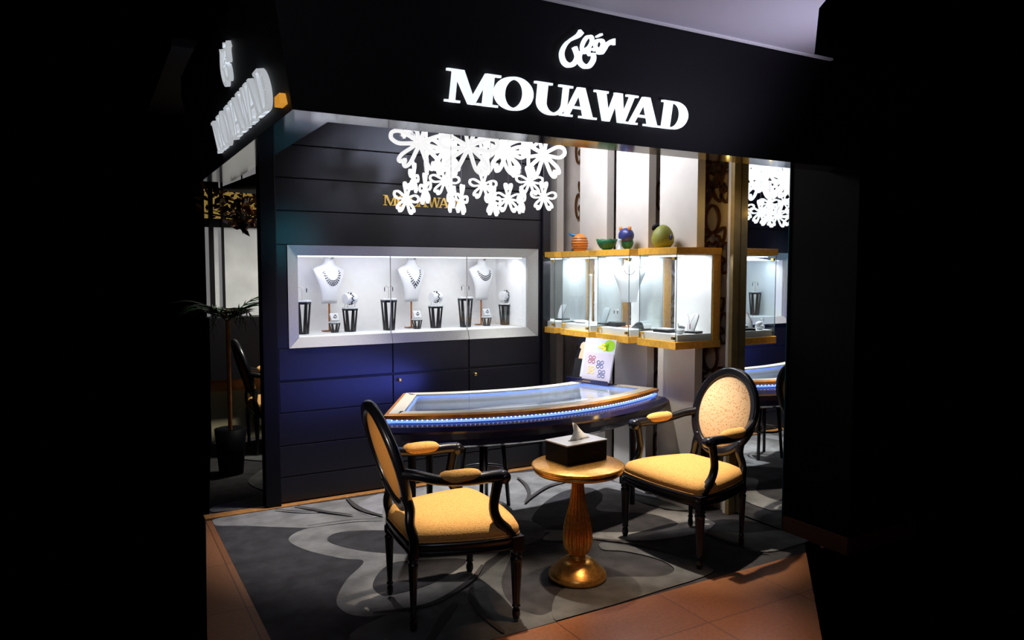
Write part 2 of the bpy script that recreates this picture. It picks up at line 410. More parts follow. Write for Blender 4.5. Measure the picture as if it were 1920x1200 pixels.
# ------------------------------------------------------------------ structure
def floor_pieces():
    bm = B()   # carpeted shop floor
    box(bm, (.636, 2.75, -.05), (3.66, 5.03, 0), 0)
    # slight slant of the carpet's front edge
    prism(bm, [(.636, 5.12), (3.2, 5.12), (3.2, 7.36), (.945, 7.36)], lambda u, v, d: Vector((u, v, d)), -.05, 0, 0)
    z = .0006
    for i, (c, P) in enumerate(CARPET_SHAPES):
        Q = catmull([(p[0], p[1], 0) for p in P], 5, True)
        Q = [(max(.637 if P[0][1] < 5.05 else .62 + (p.y - 5.0) * .145, min(3.655, p.x)), max(2.752, min(5.029, p.y)) if P[0][1] < 5.05 else max(5.125, p.y)) for p in Q]
        zz = z * (i + 1)
        tris = tessellate_polygon([[Vector((p[0], p[1], 0)) for p in Q]])
        vs = [bm.verts.new((p[0], p[1], zz)) for p in Q]
        for t in tris:
            try: f = bm.faces.new([vs[k] for k in t]); f.material_index = c; f.normal_update(); f.normal_flip() if f.normal.z < 0 else None
            except ValueError: pass
    for i, (wd, P) in enumerate(CARPET_LINES):
        n = len(P); W = [wd * (.25 + .75 * math.sin(math.pi * (k + .4) / (n - .2))) for k in range(n)]
        L, Rr = ribbon(P, W, 6); zz = z * (len(CARPET_SHAPES) + 1 + i)
        cl = lambda p: (max(.637, min(3.655, p.x)), max(2.752, min(5.029, p.y)), zz)
        a = [bm.verts.new(cl(p)) for p in L]; b = [bm.verts.new(cl(p)) for p in Rr]
        for k in range(len(a) - 1):
            f = bm.faces.new((a[k], b[k], b[k + 1], a[k + 1])); f.material_index = 4
    return structure(link('floor', bm, ['carpet0', 'carpet1', 'carpet2', 'carpet3', 'carpet4'], keep=True), 'charcoal carpet with grey looping petal pattern')
floor_pieces()
bm = B()
def slab(bm, P, z0, z1, mi=0):
    prism(bm, P, lambda u, v, d: Vector((u, v, d)), z0, z1, mi)
slab(bm, [(.60, 5.0), (.40, 3.4), (.36, 2.75), (.36, 2.02), (2.69, 2.02), (3.81, 2.9), (3.75, 2.95), (3.66, 2.9), (3.66, 2.748), (.636, 2.748), (.634, 5.0)], -.05, .001)
structure(link('floor_outer', bm, 'wood_floor'), 'reddish brown tiled walkway outside the carpet')
bm = B(); box(bm, (.6, 5.03, -.05), (3.25, 5.12, .006))
structure(link('trim_1', bm, 'threshold'), 'orange wooden threshold strip along the black wall')
bm = B(); box(bm, (.985, 5.05, 0), (1.085, 5.16, 2.78))
structure(link('trim_2', bm, 'header', bevel=.004), 'black upright post at the left end of the display wall')

# header fascia: flares outwards towards the top
H0, H1, S = 2.156, 2.66, .2
def hp(x, y, z): return (x, y, z)
bm = B()
d = S * (H1 - H0)
fl = [(.632, 2.642, H0), (4.2, 2.642, H0), (4.2, 2.642 - d, H1), (.632 - d, 2.642 - d, H1)]
v = [bm.verts.new(p) for p in fl]; bm.faces.new(v)
s2 = [(.632, 2.642, H0), (.632 - d, 2.642 - d, H1), (.632 - d, 5.02, H1), (.632, 5.02, H0)]
bs = B(); v = [bs.verts.new(p) for p in s2]; bs.faces.new(v)
structure(link('wall_left', bs, 'side_fascia', keep=True), 'black fascia along the open left side')
tp = [(.632 - d, 2.642 - d, H1), (4.2, 2.642 - d, H1), (4.2, 2.80, H1), (.80, 2.80, H1), (.80, 5.02, H1), (.632 - d, 5.02, H1)]
slab(bm, [(p[0], p[1]) for p in tp], H1, H1 + .12)
v = [bm.verts.new(p) for p in [(.80, 2.80, H0 + .003), (4.2, 2.80, H0 + .003), (4.2, 2.80, H1), (.80, 2.80, H1)]]; bm.faces.new(v)
v = [bm.verts.new(p) for p in [(.80, 2.80, H0 + .003), (.80, 5.02, H0 + .003), (.80, 5.02, H1), (.80, 2.80, H1)]]; bm.faces.new(v)
structure(link('wall_front', bm, 'header', keep=True), 'black shop header above the open front and left side')
bm = B(); slab(bm, [(.634, 2.644), (4.2, 2.644), (4.2, 2.80), (.80, 2.80), (.80, 5.02), (.634, 5.02)], H0, H0 + .012)
structure(link('trim_3', bm, 'soffit'), 'glossy underside of the header')
bm = B(); box(bm, (.9, 2.8, 2.78), (3.7, 5.7, 2.84)); box(bm, (.5, 5.16, 3.0), (3.4, 7.4, 3.05))
structure(link('ceiling', bm, 'ceiling_dark'), 'dark ceiling inside the shop')
bm = B(); slab(bm, [(1.1, 2.52), (1.35, 1.2), (1.9, 1.1), (2.62, 2.07), (3.2, 2.55)], 2.665, 2.72)
structure(link('ceiling_outer', bm, 'ceiling'), 'pale mall ceiling outside the header')
bm = B(); slab(bm, [(1.1, 2.535), (1.1, 2.515), (3.3, 2.515), (3.3, 2.535)], 2.658, 2.668)
structure(link('trim_4', bm, 'white'), 'thin pale bead on top of the header')

# black display wall with grooves around the niche
NX0, NX1, NZ0, NZ1 = 1.165, 3.145, 1.072, 1.771
WX0, WX1 = 1.09, 3.246
bm = B()
Y0 = 5.094
box(bm, (WX0, Y0 + .02, 0), (WX1, Y0 + .05, NZ0 + .03)); box(bm, (WX0, Y0 + .02, NZ1 - .03), (WX1, Y0 + .05, 2.78))
box(bm, (WX0, Y0 + .02, NZ0), (NX0 + .03, Y0 + .05, NZ1)); box(bm, (NX1 - .03, Y0 + .02, NZ0), (WX1, Y0 + .05, NZ1))
structure(link('wall_back', bm, 'dark_core'), 'core of the black display wall')
bm = B(); g = .004
for z0, z1 in ((NZ1, 2.0), (2.0, 2.22), (2.22, 2.44), (2.44, 2.66), (2.66, 2.78)):
    box(bm, (WX0 + g, Y0, z0 + g), (3.17, Y0 + .022, z1 - g))
box(bm, (WX0 + g, Y0, NZ0), (NX0 - g, Y0 + .022, NZ1)); box(bm, (NX1 + g, Y0, NZ0), (3.17, Y0 + .022, NZ1))
box(bm, (3.176, Y0 - .03, 0), (WX1, Y0 + .5, 2.78)); box(bm, (1.088, Y0 - .004, 0), (1.094, Y0 + .01, 2.4))
structure(link('wall_back_cladding', bm, 'black_panel', bevel=.0015), 'black horizontal boards cladding the display wall')

# base cabinets under the niche
cab = empty('base_cabinet', ((WX0 + 3.17) / 2, Y0, 0), 0, 'black base cabinets with gold knobs beneath the lit display niche', 'cabinet')
def loc(o, r):   # keep world coordinates under a parent with no rotation
    o.location = -Vector(r.location); return o
xs = [WX0 + g, 1.907, 2.525, 3.17]
bm = B()
for z0, z1 in ((.012, .189), (.189, .405), (.405, .632)):
    box(bm, (WX0 + g, Y0, z0 + g), (1.907 - g, Y0 + .022, z1 - g)); box(bm, (1.907 + g, Y0, z0 + g), (3.17, Y0 + .022, z1 - g))
loc(link('plinth_panel', bm, 'black_panel', cab, bevel=.0015), cab)
for i in range(3):
    bm = B(); box(bm, (xs[i] + g, Y0, .852 + g), (xs[i + 1] - g, Y0 + .022, NZ0 - g)); loc(link('drawer_front', bm, 'black_panel', cab, bevel=.0015), cab)
    bm = B(); box(bm, (xs[i] + g, Y0, .632 + g), (xs[i + 1] - g, Y0 + .022, .838)); dr = loc(link('drawer_front', bm, 'black_panel', cab, bevel=.0015), cab)
    if i:
        bm = B(); kx = xs[i] + .045
        cyl(bm, (kx, Y0 + .002, .80), (kx, Y0 - .018, .80), .006); ellipsoid(bm, (kx, Y0 - .022, .80), (.014, .01, .014))
        kn = link('knob', bm, 'gold', dr, True)
bm = B(); box(bm, (WX0 + g, Y0 + .006, .838), (3.17, Y0 + .02, .856)); loc(link('rail', bm, 'dark_core', cab), cab)

# ------------------------------------------------------------------ niche display case
IX0, IX1, IZ0, IZ1, IY = 1.238, 3.062, 1.142, 1.702, 5.112
YB = 5.66
nic = empty('display_niche', ((NX0 + NX1) / 2, Y0, NZ0), 0, 'long lit wall niche with a grey frame and glass front', 'display case')
def frame_piece(P):
    bm = B(); a = [bm.verts.new(p) for p in P]; bm.faces.new(a)
    b = [bm.verts.new((p[0], p[1] + .03, p[2])) for p in P]; bm.faces.new(b[::-1])
    for i in range(4): bm.faces.new((a[i], a[(i + 1) % 4], b[(i + 1) % 4], b[i]))
    return loc(link('frame_side', bm, 'grey_frame', nic), nic)
yo, yi = Y0 - .006, IY
O = [(NX0, yo, NZ0), (NX1, yo, NZ0), (NX1, yo, NZ1), (NX0, yo, NZ1)]
I = [(IX0, yi, IZ0), (IX1, yi, IZ0), (IX1, yi, IZ1), (IX0, yi, IZ1)]
e = .0025
frame_piece([(O[0][0] + e, yo, O[0][2]), (1.905, yo, NZ0), (1.905, yi, IZ0), (I[0][0] + e, yi, IZ0)])
frame_piece([(1.909, yo, NZ0), (2.523, yo, NZ0), (2.523, yi, IZ0), (1.909, yi, IZ0)])
frame_piece([(2.527, yo, NZ0), (NX1 - e, yo, NZ0), (IX1 - e, yi, IZ0), (2.527, yi, IZ0)])
frame_piece([O[3], O[2], I[2], I[3]]); frame_piece([O[0], O[3], I[3], I[0]]); frame_piece([O[1], O[2], I[2], I[1]])
bm = B()
box(bm, (IX0 - .02, YB, IZ0 - .03), (IX1 + .02, YB + .02, IZ1 + .03)); box(bm, (IX0 - .03, IY + .032, IZ0 - .03), (IX1 + .03, YB, IZ0 - .002))
box(bm, (IX0 - .03, IY + .032, IZ1 + .002), (IX1 + .03, YB, IZ1 + .03)); box(bm, (IX0 - .03, IY + .032, IZ0), (IX0 - .005, YB, IZ1)); box(bm, (IX1 + .005, IY + .032, IZ0), (IX1 + .03, YB, IZ1))
loc(link('interior', bm, 'white', nic), nic)
for a, b in ((IX0, 1.905), (1.909, 2.523), (2.527, IX1)):
    bm = B(); box(bm, (a, IY + .012, IZ0), (b, IY + .018, IZ1)); loc(link('glass_pane', bm, 'glass', nic), nic)
for x in (1.907, 2.525):
    bm = B(); box(bm, (x - .002, IY + .010, IZ0), (x + .002, IY + .02, IZ1)); loc(link('pane_joint', bm, 'grey_frame', nic), nic)
bm = B(); box(bm, (IX0 + .02, IY + .06, IZ1 - .008), (IX1 - .02, IY + .1, IZ1 + .001)); loc(link('light_strip', bm, 'led_white', nic), nic)
lamp('niche_light', 'AREA', ((IX0 + IX1) / 2, 5.27, IZ1 - .012), 8.5, (1, .94, .91), ((IX0 + IX1) / 2, 5.45, 1.2), 1.75, .16)

# ------------------------------------------------------------------ jewellery displays
def make_stand(h, rt, rb, name='display_stand'):
    st = empty(name)
    n = 6; cs = lambda r, k: Vector((r * math.cos(2 * math.pi * (k + .5) / n), r * math.sin(2 * math.pi * (k + .5) / n), 0))
    zt = h - .012; bm = B()
    for k in range(n):     # six tapering legs leaving pointed openings
        for s in (0, 1):
            a, b = (k, k + 1) if s == 0 else (k + 1, k)
            T0, T1 = cs(rt, a), cs(rt, a).lerp(cs(rt, b), .2); b0, b1 = cs(rb, a), cs(rb, a).lerp(cs(rb, b), .48)
            P = [T0 + Vector((0, 0, zt)), T1 + Vector((0, 0, zt)), b1, b0]
            q = [p * 1 for p in P]
            inn = [Vector((p.x * .86, p.y * .86, p.z)) for p in P]
            va = [bm.verts.new(p) for p in q]; vb = [bm.verts.new(p) for p in inn]
            bm.faces.new(va); bm.faces.new(vb[::-1])
            for i in range(4): bm.faces.new((va[i], va[(i + 1) % 4], vb[(i + 1) % 4], vb[i]))
    rings(bm, [[cs(rt * 1.01, k) + Vector((0, 0, z)) for k in range(n)] for z in (zt - h * .07, zt)])
    rings(bm, [[cs(rb * 1.01, k) + Vector((0, 0, z)) for k in range(n)] for z in (0, h * .05)])
    link('frame', bm, 'display_black', st)
    bm = B(); rings(bm, [[cs(rt * 1.04, k) + Vector((0, 0, z)) for k in range(n)] for z in (zt, h)])
    link('top', bm, 'white_leather', st, bevel=.002)
    return st
tall = make_stand(.245, .062, .044); mid = make_stand(.185, .058, .042); low = make_stand(.082, .042, .028)
ZF = IZ0 + .0
def place(proto, first, x, y, rz, label, z=None, name_group='hexagonal black display stands in the niche', cat='display stand'):
    o = proto if first else copy_tree(proto)
    o.location = (x, y, ZF - .002 if z is None else z); o.rotation_euler = (0, 0, rz)
    tag(o, label, cat, name_group); return o
places = ['leftmost of the three', 'middle one of the three', 'rightmost of the three']
TX = [(1.335, 5.40), (2.0, 5.42), (2.655, 5.42)]; MX = [(1.70, 5.44), (2.405, 5.45), (3.05, 5.46)]; LX = [(1.575, 5.42), (2.24, 5.44), (2.86, 5.44)]
def face(x, y): return math.atan2(-y, -x) + R(120)
for i, (x, y) in enumerate(TX): place(tall, i == 0, x, y, face(x, y), 'tall black openwork stand with white top in the niche, ' + places[i])
for i, (x, y) in enumerate(MX): place(mid, i == 0, x, y, face(x, y), 'medium black openwork stand carrying a bracelet roll, ' + places[i])
for i, (x, y) in enumerate(LX): place(low, i == 0, x, y, face(x, y), 'small low black openwork stand carrying a ring pad, ' + places[i])
def bracelet_roll():
    r = empty('bracelet_roll'); bm = B(); cyl(bm, (-.045, 0, .062), (.045, 0, .062), .04, n=28); link('roll', bm, 'white_leather', r, bevel=.003)
    for x in (-.032, .032):
        for y in (-.02, .02): bm = B(); cyl(bm, (x, y, 0), (x, y * .6, .032), .0022, n=6); link('foot', bm, 'silver', r)
    return r
br = bracelet_roll()
def bracelet():
    bm = B()
    for k in range(26):
        a = 2 * math.pi * k / 26; x = .008 * math.sin(k * 1.9)
        ellipsoid(bm, (x, .043 * math.cos(a), .062 + .043 * math.sin(a)), (.007, .004, .005), 8, 5)
    return link('bracelet', bm, 'gem')
bc = bracelet()
for i, (x, y) in enumerate(MX):
    place(br, i == 0, x, y, .3, 'white bracelet roll on a medium black stand, ' + places[i], ZF + .183, 'white bracelet rolls in the niche', 'jewellery holder')
    place(bc, i == 0, x, y, .3, 'dark gemstone bracelet around a white roll, ' + places[i], ZF + .183, 'bracelets in the niche', 'bracelet')
def ring_pad():
    r = empty('ring_pad'); bm = B(); m = Matrix.Rotation(R(62), 4, 'X')
    vs = box(bm, (-.032, -.03, -.008), (.032, .03, .008))
    for v_ in vs: v_.co = m @ v_.co + Vector((0, 0, .030))
    link('pad', bm, 'white_leather', r, bevel=.003)
    bm = B(); P = [(.012 * math.cos(a), -.014 - .001, .034 + .012 * math.sin(a)) for a in [k * math.pi / 6 for k in range(12)]]
    return r
rp = ring_pad()
bm = B(); P = [(.010 * math.cos(k * math.pi / 6), 0, .010 * math.sin(k * math.pi / 6)) for k in range(12)]
tube(bm, P, .0022, n=6, k=2, closed=True, ref=(0, 1, 0)); ellipsoid(bm, (0, -.001, .012), (.006, .004, .005), 8, 6)
for v_ in bm.verts: v_.co = v_.co + Vector((0, -.0135, .034))
rg = link('ring', bm, 'gem')
for i, (x, y) in enumerate(LX):
    place(rp, i == 0, x, y, .15, 'tilted white ring pad on a small black stand, ' + places[i], ZF + .082, 'white ring pads in the niche', 'jewellery holder')
    place(rg, i == 0, x, y, .15, 'small dark stone ring on a tilted white pad, ' + places[i], ZF + .082, 'rings in the niche', 'ring')
bm = B(); cyl(bm, (0, 0, 0), (0, 0, .004), .018); cyl(bm, (0, 0, .003), (0, 0, .085), .003, n=8)
tube(bm, [(-.034, 0, .088), (-.02, 0, .096), (0, 0, .084), (.02, 0, .096), (.034, 0, .088)], .003, n=6)
er = link('earring_stand', bm, 'grey_frame')
ears = []
for s in (-1, 1):
    bm = B()
    for k in range(3): ellipsoid(bm, (s * .034, 0, .080 - k * .010), (.005 - k * .0005, .003, .0062), 8, 6)
    ears.append(link('earring', bm, 'gem'))
for i, (x, y) in enumerate(TX):
    place(er, i == 0, x, y, .1, 'slim forked earring stand on a tall black stand, ' + places[i], ZF + .243, 'earring stands in the niche', 'jewellery holder')
    for q in (0, 1): place(ears[q], i == 0, x, y, .1, '%s drop earring on a forked earring stand, %s' % (('left-hand', 'right-hand')[q], places[i]), ZF + .243, 'earrings in the niche', 'earring')

def bust(scale=1.0):
    r = empty('necklace_bust'); bm = B(); n = 28
    prof = [(0, .068, .020, .012), (.03, .070, .026, .008), (.08, .076, .034, .002), (.13, .088, .040, -.002), (.18, .108, .044, -.002), (.215, .132, .044, .004), (.240, .136, .038, .012), (.255, .112, .036, .014), (.27, .07, .038, .012), (.285, .046, .038, .010), (.31, .040, .036, .010), (.33, .041, .037, .010)]
    rs = []
    for z, wx, dy, y0 in prof:
        rs.append([(wx * math.cos(a), y0 + dy * math.sin(a) * (1 if math.sin(a) < 0 else .35), z + .21 + .02 * abs(math.cos(a)) ** 3 * (z > .19)) for a in [2 * math.pi * k / n for k in range(n)]])
    rings(bm, rs); link('bust', bm, 'white_leather', r, True)
    bm = B(); cyl(bm, (0, .012, .0), (0, .012, .23), .007, n=10); link('pole', bm, 'pole_wood', r)
    bm = B(); box(bm, (-.055, -.012, 0), (.055, .036, .008)); link('base', bm, 'pole_wood', r, bevel=.002)
    return r
bu = bust()
def surf(x, z):  # front surface of the bust
    prof = [(0, .068, .020, .012), (.03, .070, .026, .008), (.08, .076, .034, .002), (.13, .088, .040, -.002), (.18, .108, .044, -.002), (.215, .132, .044, .004), (.240, .136, .038, .012), (.255, .112, .036, .014), (.27, .07, .038, .012), (.285, .046, .038, .010), (.31, .040, .036, .010), (.33, .041, .037, .010)]
    zz = z - .21
    for a, b in zip(prof, prof[1:]):
        if a[0] <= zz <= b[0]:
            t = (zz - a[0]) / (b[0] - a[0]); wx = a[1] + (b[1] - a[1]) * t; dy = a[2] + (b[2] - a[2]) * t; y0 = a[3] + (b[3] - a[3]) * t
            return y0 - dy * math.sqrt(max(0, 1 - min(1, (x / wx)) ** 2)) - .004
    return -.03
def necklace(kind):
    bm = B()
    for row in range(3):
        for k in range(-7, 8):
            t = (k + .5 * (row % 2)) / 7.5; x = (.064 + .006 * row) * math.sin(t * 1.4)
            dip = {0: .085, 1: .11, 2: .055}[kind]
            c = math.cos(t * 1.5) if kind != 1 else 1 - abs(t)
            z = .468 - dip * c - (.016 * row) * max(0, math.cos(t * 1.4)) - .004
            if kind == 1 and row == 2 and abs(t) > .5: continue
            s = .0022 + .0028 * (1 - abs(t)) + .0006 * row
            ellipsoid(bm, (x, surf(x, z), z), (s * .85, .004, s * 1.3), 6, 5)
    return link('necklace', bm, 'gem')
BX = [(1.575, 5.53, .3), (2.245, 5.55, .28), (2.875, 5.55, .25)]
nlab = ['rounded collar necklace of dark stones on the left bust in the niche', 'pointed V necklace of dark stones on the middle bust in the niche', 'shallow scalloped necklace of dark stones on the right bust in the niche']
for i, (x, y, rz) in enumerate(BX):
    place(bu, i == 0, x, y, rz, 'white necklace bust on a wooden pole, %s of the three in the niche' % ['left', 'middle', 'right'][i], ZF - .001, 'white necklace busts in the niche', 'display bust')
    nk = necklace(i); nk.location = (x, y, ZF); nk.rotation_euler = (0, 0, rz); tag(nk, nlab[i], 'necklace', 'necklaces in the niche')
# ------------------------------------------------------------------ right wall: pilasters, lattice, backing
PXF = 3.423
pil = [(5.24, 5.55), (4.552, 4.909), (4.071, 4.441), (3.59, 3.954)]
for a, b in pil:
    for z0, z1 in ((0, 1.095), (1.75, 2.78)):
        bm = B(); box(bm, (PXF, a, z0), (3.49, b, z1))
        structure(link('wall_right', bm, 'stone', bevel=.002), 'pale stone pilaster section %s the glass cases' % ('below' if z0 == 0 else 'above'))
bm = B()
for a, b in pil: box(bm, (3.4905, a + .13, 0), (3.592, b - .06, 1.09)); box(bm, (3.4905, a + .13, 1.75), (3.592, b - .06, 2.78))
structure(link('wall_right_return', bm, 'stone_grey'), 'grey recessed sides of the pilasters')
bm = B(); box(bm, (3.63, 3.44, 0), (3.66, 5.7, 2.78)); box(bm, (3.246, 5.62, 0), (3.66, 5.66, 2.78))
structure(link('wall_right_backing', bm, 'lattice_back'), 'pale panel behind the lattice')

lat = empty('lattice_screen', (3.605, 4.4, 0), 0, 'bronze openwork screen of ovals and petal flowers behind the pilasters', 'screen')
def oval(u, v, ru, rv): return [(u + ru * math.cos(a), v + rv * math.sin(a)) for a in [k * math.pi / 8 for k in range(16)]]
def heart(u, v, ang, L, W):
    pts = [(0, 0), (.45, .34), (.8, .46), (1.0, .3), (.82, 0), (1.0, -.3), (.8, -.46), (.45, -.34)]
    ca, sa = math.cos(ang), math.sin(ang)
    return [(u + (p[0] * L * ca - p[1] * W * sa), v + (p[0] * L * sa + p[1] * W * ca)) for p in pts]
for a, b in ((3.5, 3.84), (3.9, 4.2), (4.39, 4.68), (4.86, 5.3)):
    bm = B(); T = lambda u, v, d: Vector((3.615 - d, u, v)); c = (a + b) / 2; c = 3.64 if a == 3.5 else c
    clipw = (a, b)
    for k in range(6):
        v0 = .08 + k * .46
        for loop in (oval(c, v0 + .02, .062, .088), heart(c, v0 + .22, R(90), .11, .11), heart(c, v0 + .22, R(210), .11, .11), heart(c, v0 + .22, R(330), .11, .11), oval(c - .115, v0 + .22, .042, .1), oval(c + .115, v0 + .22, .042, .1), heart(c - .11, v0 + .42, R(-50), .09, .09), heart(c + .11, v0 + .42, R(230), .09, .09)):
            if all(a <= p[0] <= b for p in loop) or True:
                loop = [(min(b, max(a, p[0])), p[1]) for p in loop]
                if max(p[0] for p in loop) - min(p[0] for p in loop) < .03: continue
                try: stroke(bm, loop, .016, T, 0, .012, k=2, closed=True)
                except Exception: pass
    loc(link('lattice_panel', bm, 'lattice', lat), lat)
bm = B(); box(bm, (3.588, 3.462, 0), (3.632, 3.485, 2.78)); box(bm, (3.60, 3.485, 0), (3.622, 3.498, 2.78))
structure(link('trim_5', bm, 'stone', bevel=.002), 'pale upright frame beside the mirror')
bm = B(); box(bm, (3.588, 3.432, 0), (3.649, 3.461, 2.78))
structure(link('trim_6', bm, 'frame_olive', bevel=.002), 'gold upright frame at the mirror edge')
mir = bpy.data.objects.new('wall_mirror', None); COL.objects.link(mir); mir.location = (3.65, 3.24, 0)
tag(mir, 'tall wall mirror between the gold upright and the black pillar', 'mirror')
bm = B(); box(bm, (3.65, 3.053, .012), (3.655, 3.431, 2.77)); loc(link('mirror_glass', bm, 'mirror', mir), mir)
bm = B(); box(bm, (3.645, 3.050, .0), (3.66, 3.053, 2.78)); loc(link('edge', bm, 'glass_edge', mir), mir)
bm = B(); box(bm, (3.658, 2.60, .10), (4.3, 3.048, 2.78)); box(bm, (3.66, 3.05, 0), (3.72, 3.44, 2.78))
structure(link('wall_right_pillar', bm, 'pillar'), 'black pillar at the right front corner')
bm = B(); box(bm, (3.65, 2.6, 0), (4.3, 3.05, .0995))
structure(link('baseboard_right', bm, 'brown_base'), 'brown plinth under the black pillar')

# ------------------------------------------------------------------ projecting glass cases
CX = 3.20
def make_case():
    r = empty('glass_display_case'); D = .36; xb = .305
    bm = B(); box(bm, (-.008, -.008, 0), (.38, D + .008, .047)); link('bottom_slab', bm, 'gold_wood', r, bevel=.002)
    bm = B(); box(bm, (-.008, -.008, .603), (.38, D + .008, .646)); link('top_slab', bm, 'gold_wood', r, bevel=.002)
    bm = B(); box(bm, (xb + .012, 0, .047), (.38, D, .603)); link('back_post', bm, 'gold_wood', r)
    bm = B(); box(bm, (xb, .006, .047), (xb + .0118, D - .006, .603)); box(bm, (.02, .006, .047), (xb, D - .006, .092)); box(bm, (.02, .006, .596), (xb, D - .006, .603)); link('lining', bm, 'white', r, bevel=.001)
    for a, b, nme in (((0, .004, .048), (.006, D - .004, .602), 'glass_door'), ((.008, 0, .048), (xb, .005, .602), 'glass_side'), ((.008, D - .005, .048), (xb, D, .602), 'glass_side')):
        bm = B(); box(bm, a, b); g_ = link(nme, bm, 'glass', r)
        if nme == 'glass_door':
            for z in (.07, .575):
                bm = B(); box(bm, (-.004, .014, z - .01), (.012, .04, z + .01)); link('hinge', bm, 'gold', g_, bevel=.002)
            bm = B(); cyl(bm, (-.018, D - .03, .085), (.012, D - .03, .085), .009, n=12); box(bm, (-.016, D - .038, .06), (-.004, D - .024, .08)); link('lock', bm, 'gold', g_)
    for y_ in (0, D - .0035): bm = B(); box(bm, (0, y_, .048), (.0035, y_ + .0035, .602)); link('glass_edge', bm, 'glass_edge', r)
    bm = B(); box(bm, (.05, .03, .588), (.09, D - .03, .595)); link('light_strip', bm, 'led_white', r)
    return r
case = make_case()
cl = ['nearest glass case with gold slabs, a card stand and ring inside', 'third glass case from the black wall, white bust with dark chain inside', 'second glass case from the black wall, slim white pillar inside', 'glass case half hidden behind the end of the black wall']
CY = [3.53, 4.0, 4.465, 4.93]
for i, y in enumerate(CY):
    o = case if i == 0 else copy_tree(case)
    o.location = (CX, y, 1.10); tag(o, cl[i], 'display case', 'projecting glass cases on the right wall')
    lamp('case_light', 'AREA', (CX + .15, y + .18, 1.685), 2.5, (1, .96, .95), (CX + .2, y + .18, 1.1), .22, .3)
ZC = 1.1925
def at(o, x, y, z, rz=0, label=None, cat=None, group=None):
    o.location = (x, y, z); o.rotation_euler = (0, 0, rz); return tag(o, label, cat, group)
def card_stand():     # tall curved white pad with prop, faces -x
    r = empty('pendant_stand'); bm = B(); rs = []
    for k in range(9):
        t = k / 8; z = .004 + .125 * t; x = -.01 + .055 * t ** 1.4; wdt = .028 + .012 * math.sin(t * 2.2)
        if k == 8: wdt *= .75
        rs.append([(x, -wdt, z), (x + .008, -wdt, z), (x + .008, wdt, z), (x, wdt, z)])
    rings(bm, rs); link('pad', bm, 'white_leather', r, True, sub=1)
    bm = B(); box(bm, (-.015, -.045, 0), (.07, .045, .014)); link('base', bm, 'display_black', r, bevel=.002)
    return r
cs_ = card_stand()
at(cs_, 3.38, 3.585, ZC, .25, 'curved white pendant stand with a red drop, in the nearest glass case', 'display stand', 'curved white pendant stands in the glass cases')
at(copy_tree(cs_), 3.36, 4.50, ZC, .25, 'curved white pendant stand in the second case, beside the slim white pillar', 'display stand', 'curved white pendant stands in the glass cases')
at(copy_tree(cs_), 3.36, 5.09, ZC, .25, 'curved white pendant stand partly hidden behind the black wall end', 'display stand', 'curved white pendant stands in the glass cases')
bm = B(); tube(bm, [(-.002, -.03, .125), (-.008, -.012, .09), (-.014, 0, .062), (-.008, .012, .09), (.004, .03, .125)], .0009, n=5)
for k in range(4): ellipsoid(bm, (-.016, 0, .058 - .008 * k), (.003, .004, .005), 8, 6)
at(link('pendant', bm, 'red'), 3.382, 3.585, ZC + .0, .25, 'red stone pendant on a fine chain in the nearest glass case', 'pendant')
r = empty('ring_stand'); bm = B(); ellipsoid(bm, (0, 0, .02), (.03, .035, .02)); link('cushion', bm, 'white_leather', r, True)
bm = B(); ellipsoid(bm, (.012, 0, .045), (.03, .02, .012), mtx=Matrix.Rotation(.3, 4, 'Y')); link('cushion', bm, 'white_leather', r, True)
at(r, 3.285, 3.585, ZC, 0, 'puffy white ring cushion at the front of the nearest glass case', 'ring stand')
bm = B(); tube(bm, [(.011 * math.cos(k * math.pi / 6), 0, .011 * math.sin(k * math.pi / 6)) for k in range(12)], .0022, n=6, k=2, closed=True, ref=(0, 1, 0))
at(link('ring', bm, 'silver'), 3.268, 3.585, ZC + .062, .8, 'silver ring on the puffy white cushion', 'ring')
r = empty('jewellery_tray'); bm = B(); box(bm, (-.05, -.07, 0), (.05, .07, .014)); link('tray', bm, 'display_black', r, bevel=.002)
bm = B(); box(bm, (-.036, -.05, .0142), (.036, .05, .026)); link('pad', bm, 'white_leather', r, bevel=.004)
at(r, 3.31, 3.745, ZC, .1, 'flat black tray with white pad in the nearest glass case', 'jewellery tray')
r = empty('bracelet_ramp'); bm = B()
P = [(-.07, 0), (-.045, .018), (-.01, .04), (.03, .045), (.058, .03), (.07, 0)]
prism(bm, P, lambda u, v, d: Vector((d, -u, v)), -.03, .03); link('body', bm, 'display_black', r)
bm = B(); stroke(bm, [(-.078, .002), (-.045, .021), (-.01, .043), (.03, .048), (.06, .033), (.074, .002)], .006, lambda u, v, d: Vector((d, -u, v + .002)), -.034, .034); link('cover', bm, 'white_leather', r)
at(r, 3.36, 4.06, ZC, 0, 'arched black and white bracelet ramp in the case with the bust', 'jewellery holder')
o = copy_tree(bu); at(o, 3.345, 4.18, ZC, R(-32), 'white necklace bust standing in the third glass case', 'display bust'); o.scale = (.86, .86, .86); o['group'] = ''
del o['group']
bm = B()
for k in range(-7, 8):
    t = k / 7; x = .04 * math.sin(t * 1.4); z = .475 - .035 * math.cos(t * 1.5); ellipsoid(bm, (x, surf(x, z) - .001, z), (.0035, .003, .0035), 6, 5)
nk = at(link('necklace', bm, 'gem'), 3.345, 4.18, ZC, R(-32), 'short dark bead chain on the bust in the third glass case', 'necklace'); nk.scale = (.86, .86, .86)
r = empty('ring_box'); bm = B(); box(bm, (-.04, -.05, 0), (.04, .05, .034)); link('block', bm, 'display_black', r, bevel=.002)
bm = B(); cyl(bm, (0, .01, .034), (0, .01, .12), .0025, n=8); box(bm, (-.008, -.012, .118), (.008, .034, .124)); link('tree', bm, 'white_leather', r)
